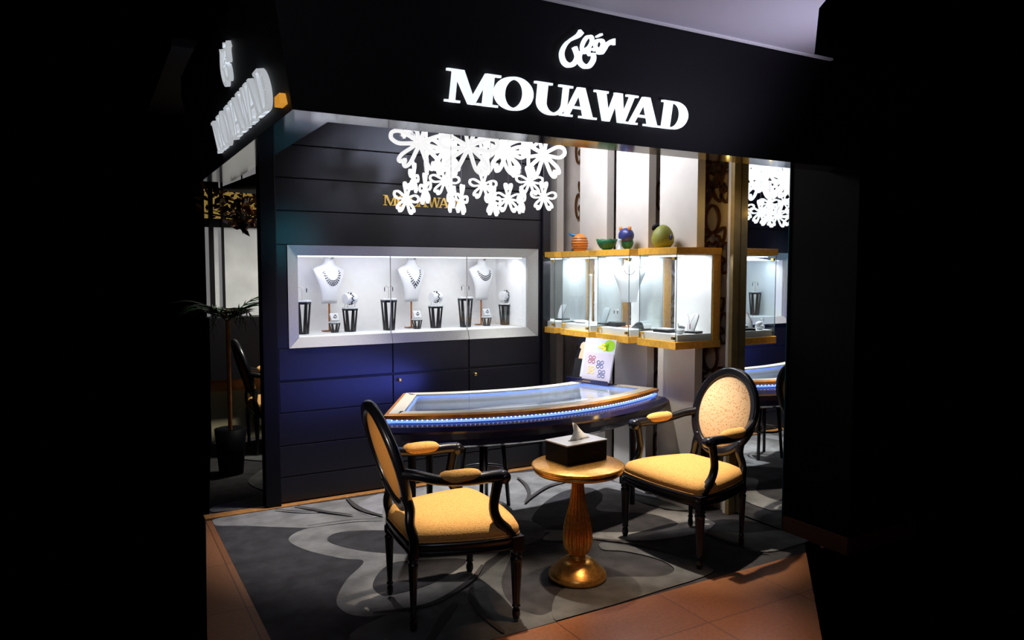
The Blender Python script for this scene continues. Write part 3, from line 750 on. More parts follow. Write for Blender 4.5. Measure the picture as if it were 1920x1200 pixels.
at(r, 3.33, 4.295, ZC, 0, 'black block with a small white earring tree in the third case', 'display stand')
for y, sd in ((-.01, 'right-hand'), (.03, 'left-hand')):
    bm = B()
    for k in range(3): ellipsoid(bm, (0, y, .112 - .007 * k), (.003, .004, .0042), 8, 6)
    at(link('earring', bm, 'gem'), 3.325, 4.295, ZC, 0, sd + ' dark drop earring hanging from the small white tree', 'earring')
r = empty('white_column'); bm = B(); lathe(bm, [(.04, 0), (.04, .008), (.02, .016), (.012, .03), (.011, .36), (.016, .375), (.0, .38)], 20); link('column', bm, 'white_leather', r, True)
at(r, 3.31, 4.60, ZC, 0, 'slim white column stand rising in the second glass case', 'display stand')
bm = B(); ellipsoid(bm, (0, 0, .012), (.05, .08, .012)); at(link('display_cushion', bm, 'white_leather', None, True), 3.32, 4.73, ZC, 0, 'low white oval cushion in the second glass case', 'cushion')

# ------------------------------------------------------------------ animal ornaments on the cases
ZT = 1.7465
r = empty('bird_ornament'); bm = B(); rs = []
lathe(bm, [(.0, .001), (.045, .004), (.062, .035), (.064, .07), (.052, .105), (.03, .13), (.0, .138)], 28); link('body', bm, 'orange', r, True)
bm = B()
for z, q in ((.02, .058), (.04, .0645), (.06, .0665), (.08, .0635), (.1, .0565)): tube(bm, [(q * math.cos(k * math.pi / 8), q * math.sin(k * math.pi / 8), z) for k in range(16)], .002, n=5, k=2, closed=True)
link('stripes', bm, 'stripe', r)
bm = B(); tube(bm, [(-.02, .015, .122), (-.045, .045, .128), (-.055, .075, .142)], [.014, .012, .003], n=10); link('beak', bm, 'blue', r, True)
bm = B(); ellipsoid(bm, (-.025, .058, .012), (.016, .018, .012)); link('foot', bm, 'blue', r, True)
at(r, 3.31, 4.745, ZT, 0, 'orange striped egg-shaped bird with a blue beak, on the glass cases', 'ornament')
bm = B(); lathe(bm, [(.0, .0), (.03, .003), (.052, .02), (.068, .045), (.078, .078), (.072, .078), (.06, .05), (.04, .025), (.0, .015)], 28)
for v_ in bm.verts: v_.co.z += .004 * math.sin(9 * math.atan2(v_.co.y, v_.co.x))* (v_.co.z > .06)
at(link('green_bowl', bm, 'green', None, True), 3.28, 4.36, ZT, 0, 'dark green textured bowl beside the navy ornament', 'bowl')
r = empty('eared_ornament'); bm = B(); ellipsoid(bm, (0, 0, .1), (.05, .066, .055)); link('head', bm, 'navy', r, True)
bm = B(); ellipsoid(bm, (.01, 0, .05), (.04, .05, .05)); link('body', bm, 'green', r, True)
for s in (-1, 1):
    bm = B(); ellipsoid(bm, (-.01, s * .05, .15), (.01, .016, .016)); link('ear', bm, 'orange', r, True)
bm = B(); lathe(bm, [(.026, 0), (.024, .006), (.012, .012), (.013, .06), (.017, .075)], 16, (-.06, -.005, 0)); link('stem', bm, 'clear', r, True)
at(r, 3.33, 4.20, ZT, 0, 'navy round-headed ornament with two orange ears', 'ornament')
r = empty('penguin_ornament'); bm = B(); lathe(bm, [(.0, 0), (.05, .004), (.072, .035), (.075, .07), (.064, .105), (.045, .135), (.022, .152), (.0, .156)], 28); link('body', bm, 'olive', r, True)
bm = B(); tube(bm, [(-.015, .02, .145), (-.04, .038, .14), (-.05, .045, .118)], [.022, .018, .004], n=10); link('beak', bm, 'matt_black', r, True)
bm = B(); ellipsoid(bm, (0, -.08, .07), (.008, .014, .018)); link('tail', bm, 'navy', r, True)
at(r, 3.32, 3.80, ZT, 0, 'olive green pear-shaped bird with a black beak, on the nearest case', 'ornament')

# ------------------------------------------------------------------ curved desk
def lag(P, t):
    (a, b, c) = [Vector((*p, 0)) for p in P]
    return a * (2 * (t - .5) * (t - 1)) + b * (-4 * t * (t - 1)) + c * (2 * t * (t - .5))
FR = [(1.396, 3.887), (2.36, 3.598), (3.352, 3.86)]; BK = [(1.77, 4.544), (2.44, 4.36), (3.10, 4.43)]
N = 28
outline = [lag(FR, k / N) for k in range(N + 1)] + [lag(FR, 1).lerp(lag(BK, 1), k / 6) for k in range(1, 6)] + [lag(BK, 1 - k / N) for k in range(N + 1)] + [lag(BK, 0).lerp(lag(FR, 0), k / 6) for k in range(1, 6)]
def offset(P, d):
    n = len(P); out = []
    for i in range(n):
        a = (P[i] - P[i - 1]); b = (P[(i + 1) % n] - P[i]); a.normalize(); b.normalize()
        na, nb = Vector((a.y, -a.x, 0)), Vector((b.y, -b.x, 0)); m = na + nb; m.normalize()
        out.append(P[i] + m * d / max(.3, m.dot(na)))
    return out
def ring_at(d, z): return [p + Vector((0, 0, z)) for p in offset(outline, d)]
desk = empty('display_desk', (2.4, 4.05, 0), 0, 'crescent glass-topped jewellery desk with blue lit edge and black hull', 'desk')
bm = B(); rings(bm, [ring_at(-.024, .802), ring_at(-.10, .802), ring_at(-.10, .74), ring_at(-.024, .776)], loop=True); loc(link('top_rim', bm, 'cream', desk), desk)
bm = B(); rings(bm, [ring_at(0, .776), ring_at(0, .794), ring_at(-.0239, .8015), ring_at(-.0239, .776)], loop=True); loc(link('wooden_edge', bm, 'desk_wood', desk), desk)
bm = B(); rings(bm, [ring_at(-.10, .797), ring_at(-.10, .801)]); loc(link('glass_top', bm, 'glass', desk), desk)
bm = B(); rings(bm, [ring_at(-.02, .765), ring_at(-.008, .765), ring_at(-.008, .752), ring_at(-.02, .752)], loop=True); loc(link('led_strip', bm, 'led', desk), desk)
bm = B()
Pq = offset(outline, .0)
for k in range(int(N * 2.6)):
    t = .02 + .96 * k / (N * 2.6); p = lag(FR, t); q = lag(FR, t + .003); dd = (q - p).normalized(); nn = Vector((dd.y, -dd.x, 0)); c = p + nn * -.010
    ellipsoid(bm, (c.x, c.y, .7665), (.004, .004, .003), 6, 4)
dots = loc(link('led_lamps', bm, 'led_dot', desk), desk); dots['kind'] = 'stuff'
bm = B(); rings(bm, [ring_at(-.09, .69), ring_at(-.105, .795), ring_at(-.101, .795)], closed_ends=False); rings(bm, [ring_at(-.10, .69), ring_at(-.10, .693)]); loc(link('tray_lining', bm, 'white', desk), desk)
bm = B(); rings(bm, [ring_at(-.104, .792), ring_at(-.112, .792), ring_at(-.112, .782), ring_at(-.104, .782)], loop=True); loc(link('inner_light', bm, 'led', desk), desk)
bm = B(); rings(bm, [ring_at(-.09, .688), ring_at(-.03, .7475), ring_at(-.005, .7475), ring_at(.035, .735), ring_at(.058, .712), ring_at(.055, .70), ring_at(.03, .66), ring_at(-.03, .61), ring_at(-.1, .582), ring_at(-.1, .58)], closed_ends=False)
bm.faces.new([bm.verts.new(p) for p in ring_at(-.1, .58)]); loc(link('hull', bm, 'desk_blue', desk), desk)
for x, y in ((3.19, 3.93), (1.60, 3.98), (3.0, 4.27), (1.86, 4.33)):
    bm = B(); tube(bm, [(x, y, .60), (x, y, .03), (x, y, 0)], [.026, .018, .02], n=12, smooth=False); loc(link('leg', bm, 'gloss_black', desk), desk)
# pieces laid out in the desk
def small(o, x, y, z, rz, label, cat, group=None):
    return at(o, x, y, z, rz, label, cat, group)
bm = B(); tube(bm, [(-.05, .01, .004), (-.02, -.015, .004), (0, .012, .004), (.02, .02, .004), (.045, .0, .004)], .004, n=8); small(link('bracelet', bm, 'gem', None, True), 2.95, 3.99, .693, .3, 'dark curling bracelet on the white desk tray', 'bracelet')
bm = B(); box(bm, (-.05, -.05, 0), (.05, .05, .03)); nb = link('necklace_block', bm, 'white_leather', None, False, .004)
for i, (x, y) in enumerate(((1.85, 4.14), (2.2, 4.0), (2.62, 4.0))):
    o = nb if i == 0 else nb.copy()
    if i: COL.objects.link(o)
    small(o, x, y, .693, .2 * i, 'small white display block under the desk glass, %s' % ['near its left end', 'at its middle', 'right of its middle'][i], 'display block', 'white blocks inside the desk')
lamp('desk_light', 'AREA', (2.4, 3.98, .79), 1.5, (.62, .68, 1), (2.4, 3.98, .6), 1.3, .3)

# staff stool under the desk
st = empty('staff_stool', (2.3, 4.42, 0), .2, 'black stool with a foot ring tucked behind the desk', 'stool')
bm = B(); lathe(bm, [(.0, .45), (.17, .45), (.185, .47), (.17, .5), (.0, .51)], 28); link('seat', bm, 'matt_black', st, True)
bm = B(); tube(bm, [(.16 * math.cos(k * math.pi / 8), .16 * math.sin(k * math.pi / 8), .24) for k in range(16)], .009, n=8, k=2, closed=True); link('foot_ring', bm, 'gloss_black', st, True)
for k in range(4):
    a = math.pi / 4 + k * math.pi / 2; bm = B(); cyl(bm, (.13 * math.cos(a), .13 * math.sin(a), .455), (.17 * math.cos(a), .17 * math.sin(a), 0), .016, .013, 10); link('leg', bm, 'gloss_black', st, True)

# brochure holder and brochures on the desk
bh = empty('brochure_holder', (3.07, 4.26, .802), R(-76), 'black tilted brochure holder on the right end of the desk', 'brochure holder')
bm = B(); m = Matrix.Rotation(R(-14), 4, 'X')
def tbox(bm, a, b, ang=-14, off=(0, 0, 0), mi=0):
    mm = Matrix.Rotation(R(ang), 4, 'X'); vs = box(bm, a, b, mi)
    for v_ in vs: v_.co = mm @ v_.co + Vector(off)
tbox(bm, (-.17, 0, .0), (.15, .006, .16), off=(0, -.01, .008)); link('back_plate', bm, 'display_black', bh, bevel=.001)
bm = B(); box(bm, (-.19, -.04, 0), (.19, .06, .006)); box(bm, (-.19, -.044, 0), (.19, -.038, .034)); link('ledge', bm, 'desk_blue', bh, bevel=.001)
# ------------------------------------------------------------------ lettering
def P4(x0, y0, x1, y1): return [(x0, y0), (x1, y0), (x1, y1), (x0, y1)]
def arc(cx, cy, rx, ry, a0, a1, n=24): return [(cx + rx * math.cos(R(a0 + (a1 - a0) * k / n)), cy + ry * math.sin(R(a0 + (a1 - a0) * k / n))) for k in range(n + 1)]
def ringpoly(o, i):
    return [[o[k], o[k + 1], i[k + 1], i[k]] for k in range(len(o) - 1)]
SF = .075
LET = {
 'M': (1.9, [P4(0, 0, .50, SF), P4(0, 1 - SF, .5, 1), [(.17, 0), (.32, 0), (.34, 1), (.20, 1)], [(.20, 1), (.56, 1), (1.08, 0), (.84, 0)], [(.84, 0), (1.02, 0), (1.52, 1), (1.38, 1)], [(1.36, 0), (1.66, 0), (1.66, 1), (1.38, 1)], P4(1.16, 0, 1.88, SF), P4(1.38, 1 - SF, 1.9, 1)]),
 'O': (1.42, ringpoly(arc(.71, .5, .71, .53, 0, 360, 48), arc(.71, .5, .37, .44, 0, 360, 48))),
 'U': (1.5, [P4(0, 1 - SF, .66, 1), [(.15, 1), (.48, 1), (.48, .4), (.15, .4)], P4(.98, 1 - SF, 1.5, 1), [(1.18, 1), (1.34, 1), (1.34, .4), (1.18, .4)]] + ringpoly(arc(.745, .4, .595, .43, 180, 360, 24), arc(.83, .4, .35, .33, 180, 360, 24))),
 'A': (1.6, [P4(0, 0, .5, SF), P4(.86, 0, 1.6, SF), [(.16, 0), (.32, 0), (.82, 1), (.66, 1)], [(.66, 1), (.92, 1), (1.44, 0), (1.08, 0)], P4(.38, .28, 1.16, .37)]),
 'W': (1.95, [P4(0, 1 - SF, .56, 1), [(.12, 1), (.44, 1), (.76, 0), (.52, 0)], [(.62, 0), (.76, 0), (1.08, 1), (.94, 1)], [(.90, 1), (1.20, 1), (1.44, 0), (1.22, 0)], [(1.3, 0), (1.44, 0), (1.80, 1), (1.66, 1)], P4(1.46, 1 - SF, 1.95, 1)]),
 'D': (1.3, [P4(0, 1 - SF, .56, 1), P4(0, 0, .56, SF), [(.15, 0), (.45, 0), (.45, 1), (.15, 1)]] + ringpoly([(.45, 1)] + arc(.6, .5, .70, .5, 90, -90, 20) + [(.45, 0)], [(.45, .92)] + arc(.6, .5, .37, .42, 90, -90, 20) + [(.45, .08)])),
}
START = [('M', 0, .227), ('O', .209, .172), ('U', .388, .178), ('A', .523, .180), ('W', .683, .227), ('A', .863, .195), ('D', 1.055, .153)]
def word(parent, T, su, sv, d0, d1, m, one=False):
    bmA = B()
    for ch, x0, wd in START:
        bm = bmA if one else B(); W_, polys = LET[ch]
        for i, p in enumerate(polys):
            e = .0002 * (i % 5)
            prism(bm, [((x0 + q[0] / W_ * wd) * su, q[1] * sv) for q in p], T, d0, d1 + e)
        if not one: link('letter', bm, m, parent, keep=False)
    if one: return link('lettering', bmA, m, parent)
    bmA.free()
sg = math.sqrt(1 + S * S)
def Tfront(u, v, d): return Vector((u, 2.642 - S * v / sg * 1.0 - d / sg, H0 + v / sg + d * -S / sg))
sign = empty('illuminated_sign', (0, 0, 0), 0, 'white lit letters and emblem on the front header above the desk', 'sign')
word(sign, lambda u, v, d: Tfront(1.197 + u, .088 + v, d), 1, .122, -.002, .022, 'sign_white')
def emblem(parent, T, m):
    bm = B()
    for i, (P, Wd) in enumerate(EMBLEM):
        stroke(bm, [(p[0], (p[1] - H0) * sg) for p in P], Wd, T, -.002, .02 + .0003 * i, k=6)
    link('emblem', bm, m, parent)
emblem(sign, lambda u, v, d: Tfront(u, v, d), 'sign_white')
def Tside(u, v, d): return Vector((.632 - S * v / sg - d / sg, u, H0 + v / sg - d * S / sg))
M['sign_dim'] = mat('lit_letter_face_dim', (.8, .85, .9), .4, emit=((.9, .95, 1), .42))  # same lit letters, edge darkening put into a weaker emission
sign2 = empty('illuminated_sign', (0, 0, 0), 0, 'white lit letters and emblem on the side header at far left', 'sign')
word(sign2, lambda u, v, d: Tside(4.12 - u * 1.05, .05 + v, d), 1, .155, -.002, .022, 'sign_dim')
emblem(sign2, lambda u, v, d: Tside(3.47 + 1.82 - u, v - .01, d), 'sign_dim')
gs = empty('gold_wall_lettering', (1.844, Y0, 2.064), 0, 'small gold raised letters on the black wall under the flower lamps', 'sign')
word(gs, lambda u, v, d: Vector((u, -d, v)), .495, .074, -.001, .006, 'gold')
bm = B(); vs = box(bm, (-.03, -.03, -.018), (.002, .05, .018)); al = link('amber_lamp', bm, 'amber', None, bevel=.002)
al.location = (.628, 2.715, 2.20); tag(al, 'small amber lit lamp at the corner of the side header', 'lamp')

# brochures
def brochure(w_, h_, off, label, draw, ang=-14, base='paper'):
    o = empty('brochure', bh.location, bh.rotation_euler[2], label, 'brochure', 'brochures on the holder')
    bm = B(); tbox(bm, (off[0] - w_ / 2, off[1], off[2]), (off[0] + w_ / 2, off[1] + .003, off[2] + h_), ang, (0, -.012, .008)); link('cover', bm, base, o)
    mm = Matrix.Rotation(R(ang), 4, 'X')
    def T(u, v, d): return mm @ Vector((off[0] + u, off[1] - .0006 - d, off[2] + v)) + Vector((0, -.012, .008))
    draw(o, T); return o
def disc(u, v, ru, rv, n=18): return [(u + ru * math.cos(2 * math.pi * k / n), v + rv * math.sin(2 * math.pi * k / n)) for k in range(n)]
def pr_(o, T, name, polys, m, d=.0004):
    bm = B()
    for p in polys: prism(bm, p, T, 0, d)
    return link(name, bm, m, o)
def draw_portrait(o, T):
    pr_(o, T, 'printed_hair', [[(-.11, .0), (-.0, .0), (-.0, .289), (-.11, .289)]], 'matt_black', .0005)
    pr_(o, T, 'printed_face', [[(-.085, .13), (-.02, .12), (-.01, .17), (.0, .24), (-.06, .255), (-.08, .24), (-.088, .21), (-.072, .2), (-.08, .17)]], 'skin', .0008)
def draw_green(o, T):
    pr_(o, T, 'printed_leaf', [disc(.085, .24, .05, .04), [(.02, .215), (.08, .2), (.08, .26)]], 'lime', .0005)
    pr_(o, T, 'printed_flower', [disc(.01, .225, .024, .009), disc(.045, .215, .014, .016), disc(.03, .245, .016, .008)], 'yellow', .0008)
def draw_rings(o, T):
    for (cx, cy), m_ in zip(((-.06, .15), (.02, .12), (-.055, .075), (.045, .055)), ('red', 'inkblue', 'yellow', 'inkblue')):
        bm = B()
        for a in (45, 135, 225, 315):
            u, v = cx + .024 * math.cos(R(a)), cy + .021 * math.sin(R(a)); stroke(bm, disc(u, v, .013, .011, 10), .004, T, 0, .0005, k=2, closed=True)
        prism(bm, disc(cx, cy, .005, .005, 8), T, 0, .0005)
        link('printed_jewel', bm, m_, o)
brochure(.22, .29, (-.06, .011, .03), 'brochure with a dark haired portrait, rearmost on the holder', draw_portrait)
brochure(.28, .285, (.048, -.0065, .03), 'pale brochure with a lime green leaf, middle of the holder', draw_green)
brochure(.25, .20, (.06, -.012, .012), 'pale brochure with four jewelled flower prints, front of the holder', draw_rings, base='paper2')
lt = word(bh, lambda u, v, d: Vector((-.035 + u, -.0442 - d, .014 + v)), .06, .006, 0, .0005, 'gold', one=True)

# ------------------------------------------------------------------ hanging flower lamps
def flower_mesh(Rr, wd):
    bm = B()
    for k, (a, L) in enumerate(((90, .95), (8, 1.08), (172, 1.08), (-52, 1.0), (-128, 1.0))):
        ca, sa = math.cos(R(a)), math.sin(R(a))
        if k in (1, 2): pts = [(.06, 0), (.4, .13), (.72, .2), (.95, .12), (1.0, 0), (.95, -.12), (.72, -.2), (.4, -.13)]
        elif k == 0: pts = [(.05, 0), (.5, .16), (.85, .3), (1.02, .27), (.95, .12), (.66, 0), (.95, -.12), (1.02, -.27), (.85, -.3), (.5, -.16)]
        else: pts = [(.05, 0), (.45, .13), (.8, .21), (1.0, .17), (.99, .07), (.84, 0), (.99, -.07), (1.0, -.17), (.8, -.21), (.45, -.13)]
        Q = [(Rr * L * (p[0] * ca - p[1] * sa), Rr * L * (p[0] * sa + p[1] * ca)) for p in pts]
        stroke(bm, Q, wd, lambda u, v, d: Vector((u, d, v)), -.006 - .0004 * k, .006 + .0004 * k, k=4, closed=True)
    return bm
def make_flower(Rr, wd, m):
    f = link('hanging_flower', flower_mesh(Rr, wd), m)
    bm = B(); cyl(bm, (0, 0, Rr * .1), (0, 0, 1), .0012, n=5); c = link('cord', bm, 'cord', f)
    return f
big = make_flower(.172, .023, 'flower_white'); sml = make_flower(.098, .013, 'flower_white'); pale = make_flower(.075, .011, 'flower_mid')
def put(proto, used, x, y, z, rz, tilt, label, grp):
    o = proto if used == 0 else copy_tree(proto)
    o.location = (x, y, z); o.rotation_euler = (0, tilt, rz); tag(o, label, 'hanging lamp', grp)
    o.children[0].scale = (1, 1, 2.775 - z - .0); o.children[0].rotation_euler = (0, -tilt, 0)
    return o
UP = [(1.80, 4.3, 2.385, -.1, .05), (1.95, 4.55, 2.40, 1.1, 0), (2.02, 4.4, 2.375, .5, -.1), (2.06, 4.15, 2.36, -.7, .1), (2.36, 4.5, 2.42, .9, 0), (2.30, 4.2, 2.37, -.5, 0), (2.50, 4.45, 2.41, .3, .1), (2.52, 4.2, 2.39, 1.0, 0), (2.76, 4.4, 2.40, .05, -.05), (2.16, 4.62, 2.38, 1.3, 0)]
ulab = ['far left of the upper tier, facing out', 'second from the left in the upper tier', 'upper tier, left of the gap, behind', 'upper tier, left of the gap, in front', 'upper tier, right of the gap, behind', 'upper tier, right of the gap, in front', 'upper tier, right half, turned slightly', 'upper tier, right half, almost edge-on', 'far right of the upper tier, over the pale wall', 'upper tier, edge-on at the gap']
for i, (x, y, z, a, t) in enumerate(UP): put(big, i, x, y, z, a, t, 'large white outlined flower lamp, ' + ulab[i], 'large white hanging flowers')
LO = [(1.728, 4.35, 2.045, .4, .1), (1.832, 4.3, 2.105, 1.5, 0), (1.881, 4.6, 2.21, .9, .1), (2.012, 4.4, 2.175, .05, 0), (1.963, 4.2, 2.06, 1.35, .2), (2.178, 4.5, 2.07, 1.5, -.2), (2.290, 4.4, 2.165, .1, 0), (2.239, 4.2, 2.06, 1.2, 0), (2.31, 4.3, 2.05, .6, 0), (2.452, 4.35, 2.08, .1, 0), (2.649, 4.4, 2.21, .0, 0), (2.70, 4.6, 2.10, 1.3, 0), (2.70, 4.3, 2.10, .1, 0)]
llab = ['lowest at the left, over the gold letters', 'edge-on, second from the left', 'just under the left big flowers', 'facing out above the gold letters', 'edge-on over the last gold letters', 'edge-on right of the gold letters', 'top of the middle cluster', 'middle cluster, left and edge-on', 'middle cluster, lowest', 'facing out, right of the middle cluster', 'just under the right big flowers', 'edge-on beneath the right big flowers', 'lowest at the right, near the pale wall']
for i, (x, y, z, a, t) in enumerate(LO): put(sml, i, x, y, z, a, t, 'small white flower lamp in the lower tier, ' + llab[i], 'small white hanging flowers')
TP = [(1.85, 4.62, 2.53), (2.10, 4.62, 2.545), (2.38, 4.62, 2.55), (2.58, 4.62, 2.55), (2.78, 4.62, 2.55)]
for i, (x, y, z) in enumerate(TP): put(pale, i, x, y, z, .3 + .5 * i, 0, 'small dim flower lamp just below the header, %s' % ['far left', 'second from left', 'middle', 'second from right', 'far right'][i], 'dim hanging flowers under the header')

# ------------------------------------------------------------------ armchairs
def make_chair():
    ch = empty('armchair')
    # seat outline
    def outline_(s=1.0, z=0, ex=0):
        ctrl = [(-.225, -.20), (-.10, -.255), (.08, -.298), (.215, -.305), (.262, -.27), (.283, -.12), (.288, 0), (.283, .12), (.262, .27), (.215, .305), (.08, .298), (-.10, .255), (-.225, .20), (-.238, .1), (-.24, 0), (-.238, -.1)]
        c = Vector((.03, 0, 0)); Q = catmull([(p[0], p[1], 0) for p in ctrl], 3, True)
        return [c + (q - c) * s + (q - c).normalized() * ex + Vector((0, 0, z)) for q in Q]
    bm = B(); rings(bm, [outline_(1, .333), outline_(1, .345, .006), outline_(1, .352, -.004), outline_(1, .368, -.002), outline_(1, .375, .006), outline_(1, .39, .004), outline_(1, .395, -.01)])
    link('seat_rail', bm, 'gloss_black', ch, True)
    bm = B(); rings(bm, [outline_(1, .39, -.014), outline_(1, .41, -.003), outline_(1, .43, -.008), outline_(.93, .452), outline_(.78, .472), outline_(.5, .486), outline_(.2, .49), outline_(.02, .491)])
    cu = link('seat_cushion', bm, 'fab_yellow', ch, True)
    bm = B(); tube(bm, [tuple(p) for p in outline_(1, .397, -.006)[::3]], .005, n=6, k=3, closed=True); link('piping', bm, 'fab_yellow', cu, True)
    # oval back
    tl = R(17); bc_ = Vector((-.29, 0, .744))
    def bp(y, u, d=0): return bc_ + Vector((-math.sin(tl) * u + math.cos(tl) * d, y, math.cos(tl) * u + math.sin(tl) * d))
    bm = B(); n = 48; RY, RU = .213, .243
    rs = []
    sec = [(-.026, -.010), (-.026, .012), (-.014, .024), (0, .017), (.010, .027), (.024, .018), (.028, 0), (.02, -.016), (-.01, -.018)]
    for k in range(n):
        a = 2 * math.pi * k / n; cy, su = math.cos(a), math.sin(a)
        rs.append([bp((RY + q[0]) * cy, (RU + q[0]) * su, q[1]) for q in sec])
    rings(bm, rs, loop=True)
    for s in (-1, 1):   # stiles down to the seat
        tube(bm, [bp(s * .16, -.155, 0), bp(s * .165, -.22, 0), (-.232, s * .185, .47), (-.215, s * .195, .40), (-.215, s * .195, .33)], [.024, .024, .022, .025, .026], n=8, ref=(0, 1, 0))
    bk = link('backrest_frame', bm, 'gloss_black', ch, True)
    bm = B()
    for sgn, th in ((1, .032),):
        rs = [[bp(RY * .9 * q * math.cos(2 * math.pi * k / 32), RU * .905 * q * math.sin(2 * math.pi * k / 32), (.006 + th * (1 - q ** 2.5))) for k in range(32)] for q in (1, .96, .88, .7, .45, .2, .02)]
        rings(bm, rs)
    link('backrest_pad', bm, 'fab_back', ch, True)
    bm = B(); rs = [[bp(RY * .9 * q * math.cos(2 * math.pi * k / 32), RU * .905 * q * math.sin(2 * math.pi * k / 32), -(.004 + .010 * (1 - q ** 3))) for k in range(32)] for q in (1, .9, .6, .3, .02)]
    rings(bm, rs); link('backrest_rear_panel', bm, 'fab_rear', ch, True)
    # arms
    for s in (-1, 1):
        bm = B()
        tube(bm, [bp(s * .212, -.03, .0), (-.215, s * .25, .705), (-.12, s * .278, .682), (0, s * .29, .672), (.10, s * .292, .675), (.165, s * .288, .672)], [.024, .022, .022, .024, .025, .027], n=8, ref=(0, 0, 1), square=True)
        tube(bm, [(.150, s * .288, .668), (.135, s * .288, .60), (.125, s * .287, .53), (.145, s * .285, .47), (.20, s * .283, .41), (.235, s * .28, .36)], [.024, .021, .021, .022, .026, .028], n=8, ref=(0, 1, 0), square=True)
        cyl(bm, (.170, s * .288 - .026, .668), (.170, s * .288 + .026, .668), .028, n=20); cyl(bm, (.170, s * .288 - .031, .668), (.170, s * .288 + .031, .668), .014, n=16)
        am = link('armrest', bm, 'gloss_black', ch, True)
        bm = B(); rs = []
        for k in range(13):
            t = -1 + 2 * k / 12; q = math.sqrt(max(.02, 1 - abs(t) ** 3.2)); x = -.03 + .10 * t
            yy = s * (.285 if x > -.06 else .285 - (-.06 - x) * .12); zz = .692 + (.004 if x < -.08 else 0)
            rs.append([(x, yy + .036 * q * math.cos(a), zz + .030 * q * math.sin(a)) for a in [2 * math.pi * j / 14 for j in range(14)]])
        rings(bm, rs); link('arm_pad', bm, 'fab_yellow', am, True)
    # legs
    for (x, y) in ((.235, .29), (.235, -.29)):
        bm = B(); box(bm, (x - .028, y - .026, .318), (x + .028, y + .026, .392))
        lathe(bm, [(.02, .32), (.027, .31), (.029, .303), (.022, .296), (.030, .285), (.028, .27), (.0165, .07), (.021, .062), (.013, .055), (.018, .04), (.019, .02), (.013, .0)], 24, (x, y, 0), flute=10, amp=.14, frange=(.065, .272))
        cyl(bm, (x + .027, y, .356), (x + .033, y, .356), .016, n=16)
        link('leg', bm, 'gloss_black', ch, False, .002)
    for y in (.195, -.195):
        bm = B(); lathe(bm, [(.024, .35), (.024, .32), (.018, .305), (.024, .295), (.022, .28), (.013, .07), (.017, .06), (.012, .052), (.016, .035), (.016, .015), (.012, 0)], 24, (-.222, y, 0), flute=10, amp=.14, frange=(.065, .282))
        link('leg', bm, 'gloss_black', ch, False, .002)
    return ch
ca_ = make_chair()
at(ca_, 1.438, 3.158, .012, R(-5), 'black armchair with yellow seat seen from behind, left of the gold table', 'armchair', 'oval-backed yellow and black armchairs')
cb = at(copy_tree(ca_), 3.0, 3.17, .012, R(184), 'black armchair with yellow seat and dotted back, in front of the mirror', 'armchair', 'oval-backed yellow and black armchairs')
cc = at(copy_tree(ca_), 1.44, 6.76, .003, R(0), 'dim armchair in the rear room, partly hidden by the black post', 'armchair', 'oval-backed yellow and black armchairs')

# ------------------------------------------------------------------ side table and tissue box
tb = empty('side_table', (2.16, 3.10, .011), 0, 'round gold pedestal table between the two armchairs', 'side table')
bm = B(); lathe(bm, [(.0, .548), (.19, .548), (.218, .553), (.230, .563), (.231, .571), (.224, .577), (.238, .583), (.240, .592), (.232, .597), (.0, .598)], 64); link('tabletop', bm, 'antique_gold', tb, True)
bm = B(); lathe(bm, [(.037, .552), (.031, .51), (.034, .46), (.044, .39), (.062, .32), (.076, .255), (.079, .21), (.074, .165), (.056, .13), (.038, .118), (.028, .113)], 96, flute=16, amp=.3, frange=(.125, .56)); link('pedestal', bm, 'antique_gold', tb, True)
bm = B(); lathe(bm, [(.149, .0), (.152, .012), (.150, .022), (.142, .034), (.118, .055), (.09, .083), (.07, .096), (.045, .1), (.034, .104), (.042, .109), (.034, .116), (.02, .118)], 64); link('base', bm, 'antique_gold', tb, True)
TZ = 1
tx = empty('tissue_box', (2.20, 3.175, .6095), R(6), 'black tissue box with pale lid standing on the gold table', 'tissue box')
bm = B(); box(bm, (-.135, -.09, 0), (.135, .09, .098)); link('box_body', bm, 'matt_black', tx, bevel=.002)
bm = B(); box(bm, (-.137, -.092, .0982), (.137, .092, .105)); lid = link('lid', bm, 'lid', tx, bevel=.001)
bm = B(); prism(bm, disc(0, 0, .055, .012), lambda u, v, d: Vector((u - .01, v - .01, .105 + d)), 0, .0006); link('slot', bm, 'matt_black', lid)
o = word(tx, lambda u, v, d: Vector((.03 + u, -.0905 - d, .045 + v)), .038, .005, 0, .0006, 'gold', one=True)
bm = B(); rs = []
for k in range(9):
    t = k / 8; hw = .050 * (1 - t) ** 1.0 + .002; cx = -.018 * t - .008
    rs.append([(cx - hw * (1 - .55 * t) , -.014 - .004 * math.sin(t * 3), .104 + .092 * t), (cx, -.022 + .008 * t, .104 + .092 * t), (cx + hw * 1.8, -.012 + .01 * math.sin(t * 4), .104 + .092 * t * (1 - .0)), (cx, .002, .104 + .092 * t)])
rings(bm, rs); ti = link('tissue', bm, 'tissue', None, True); ti.location = (2.20, 3.175, .6095); ti.rotation_euler = (0, 0, R(6)); tag(ti, 'white paper tissue peaking out of the black tissue box', 'tissue')

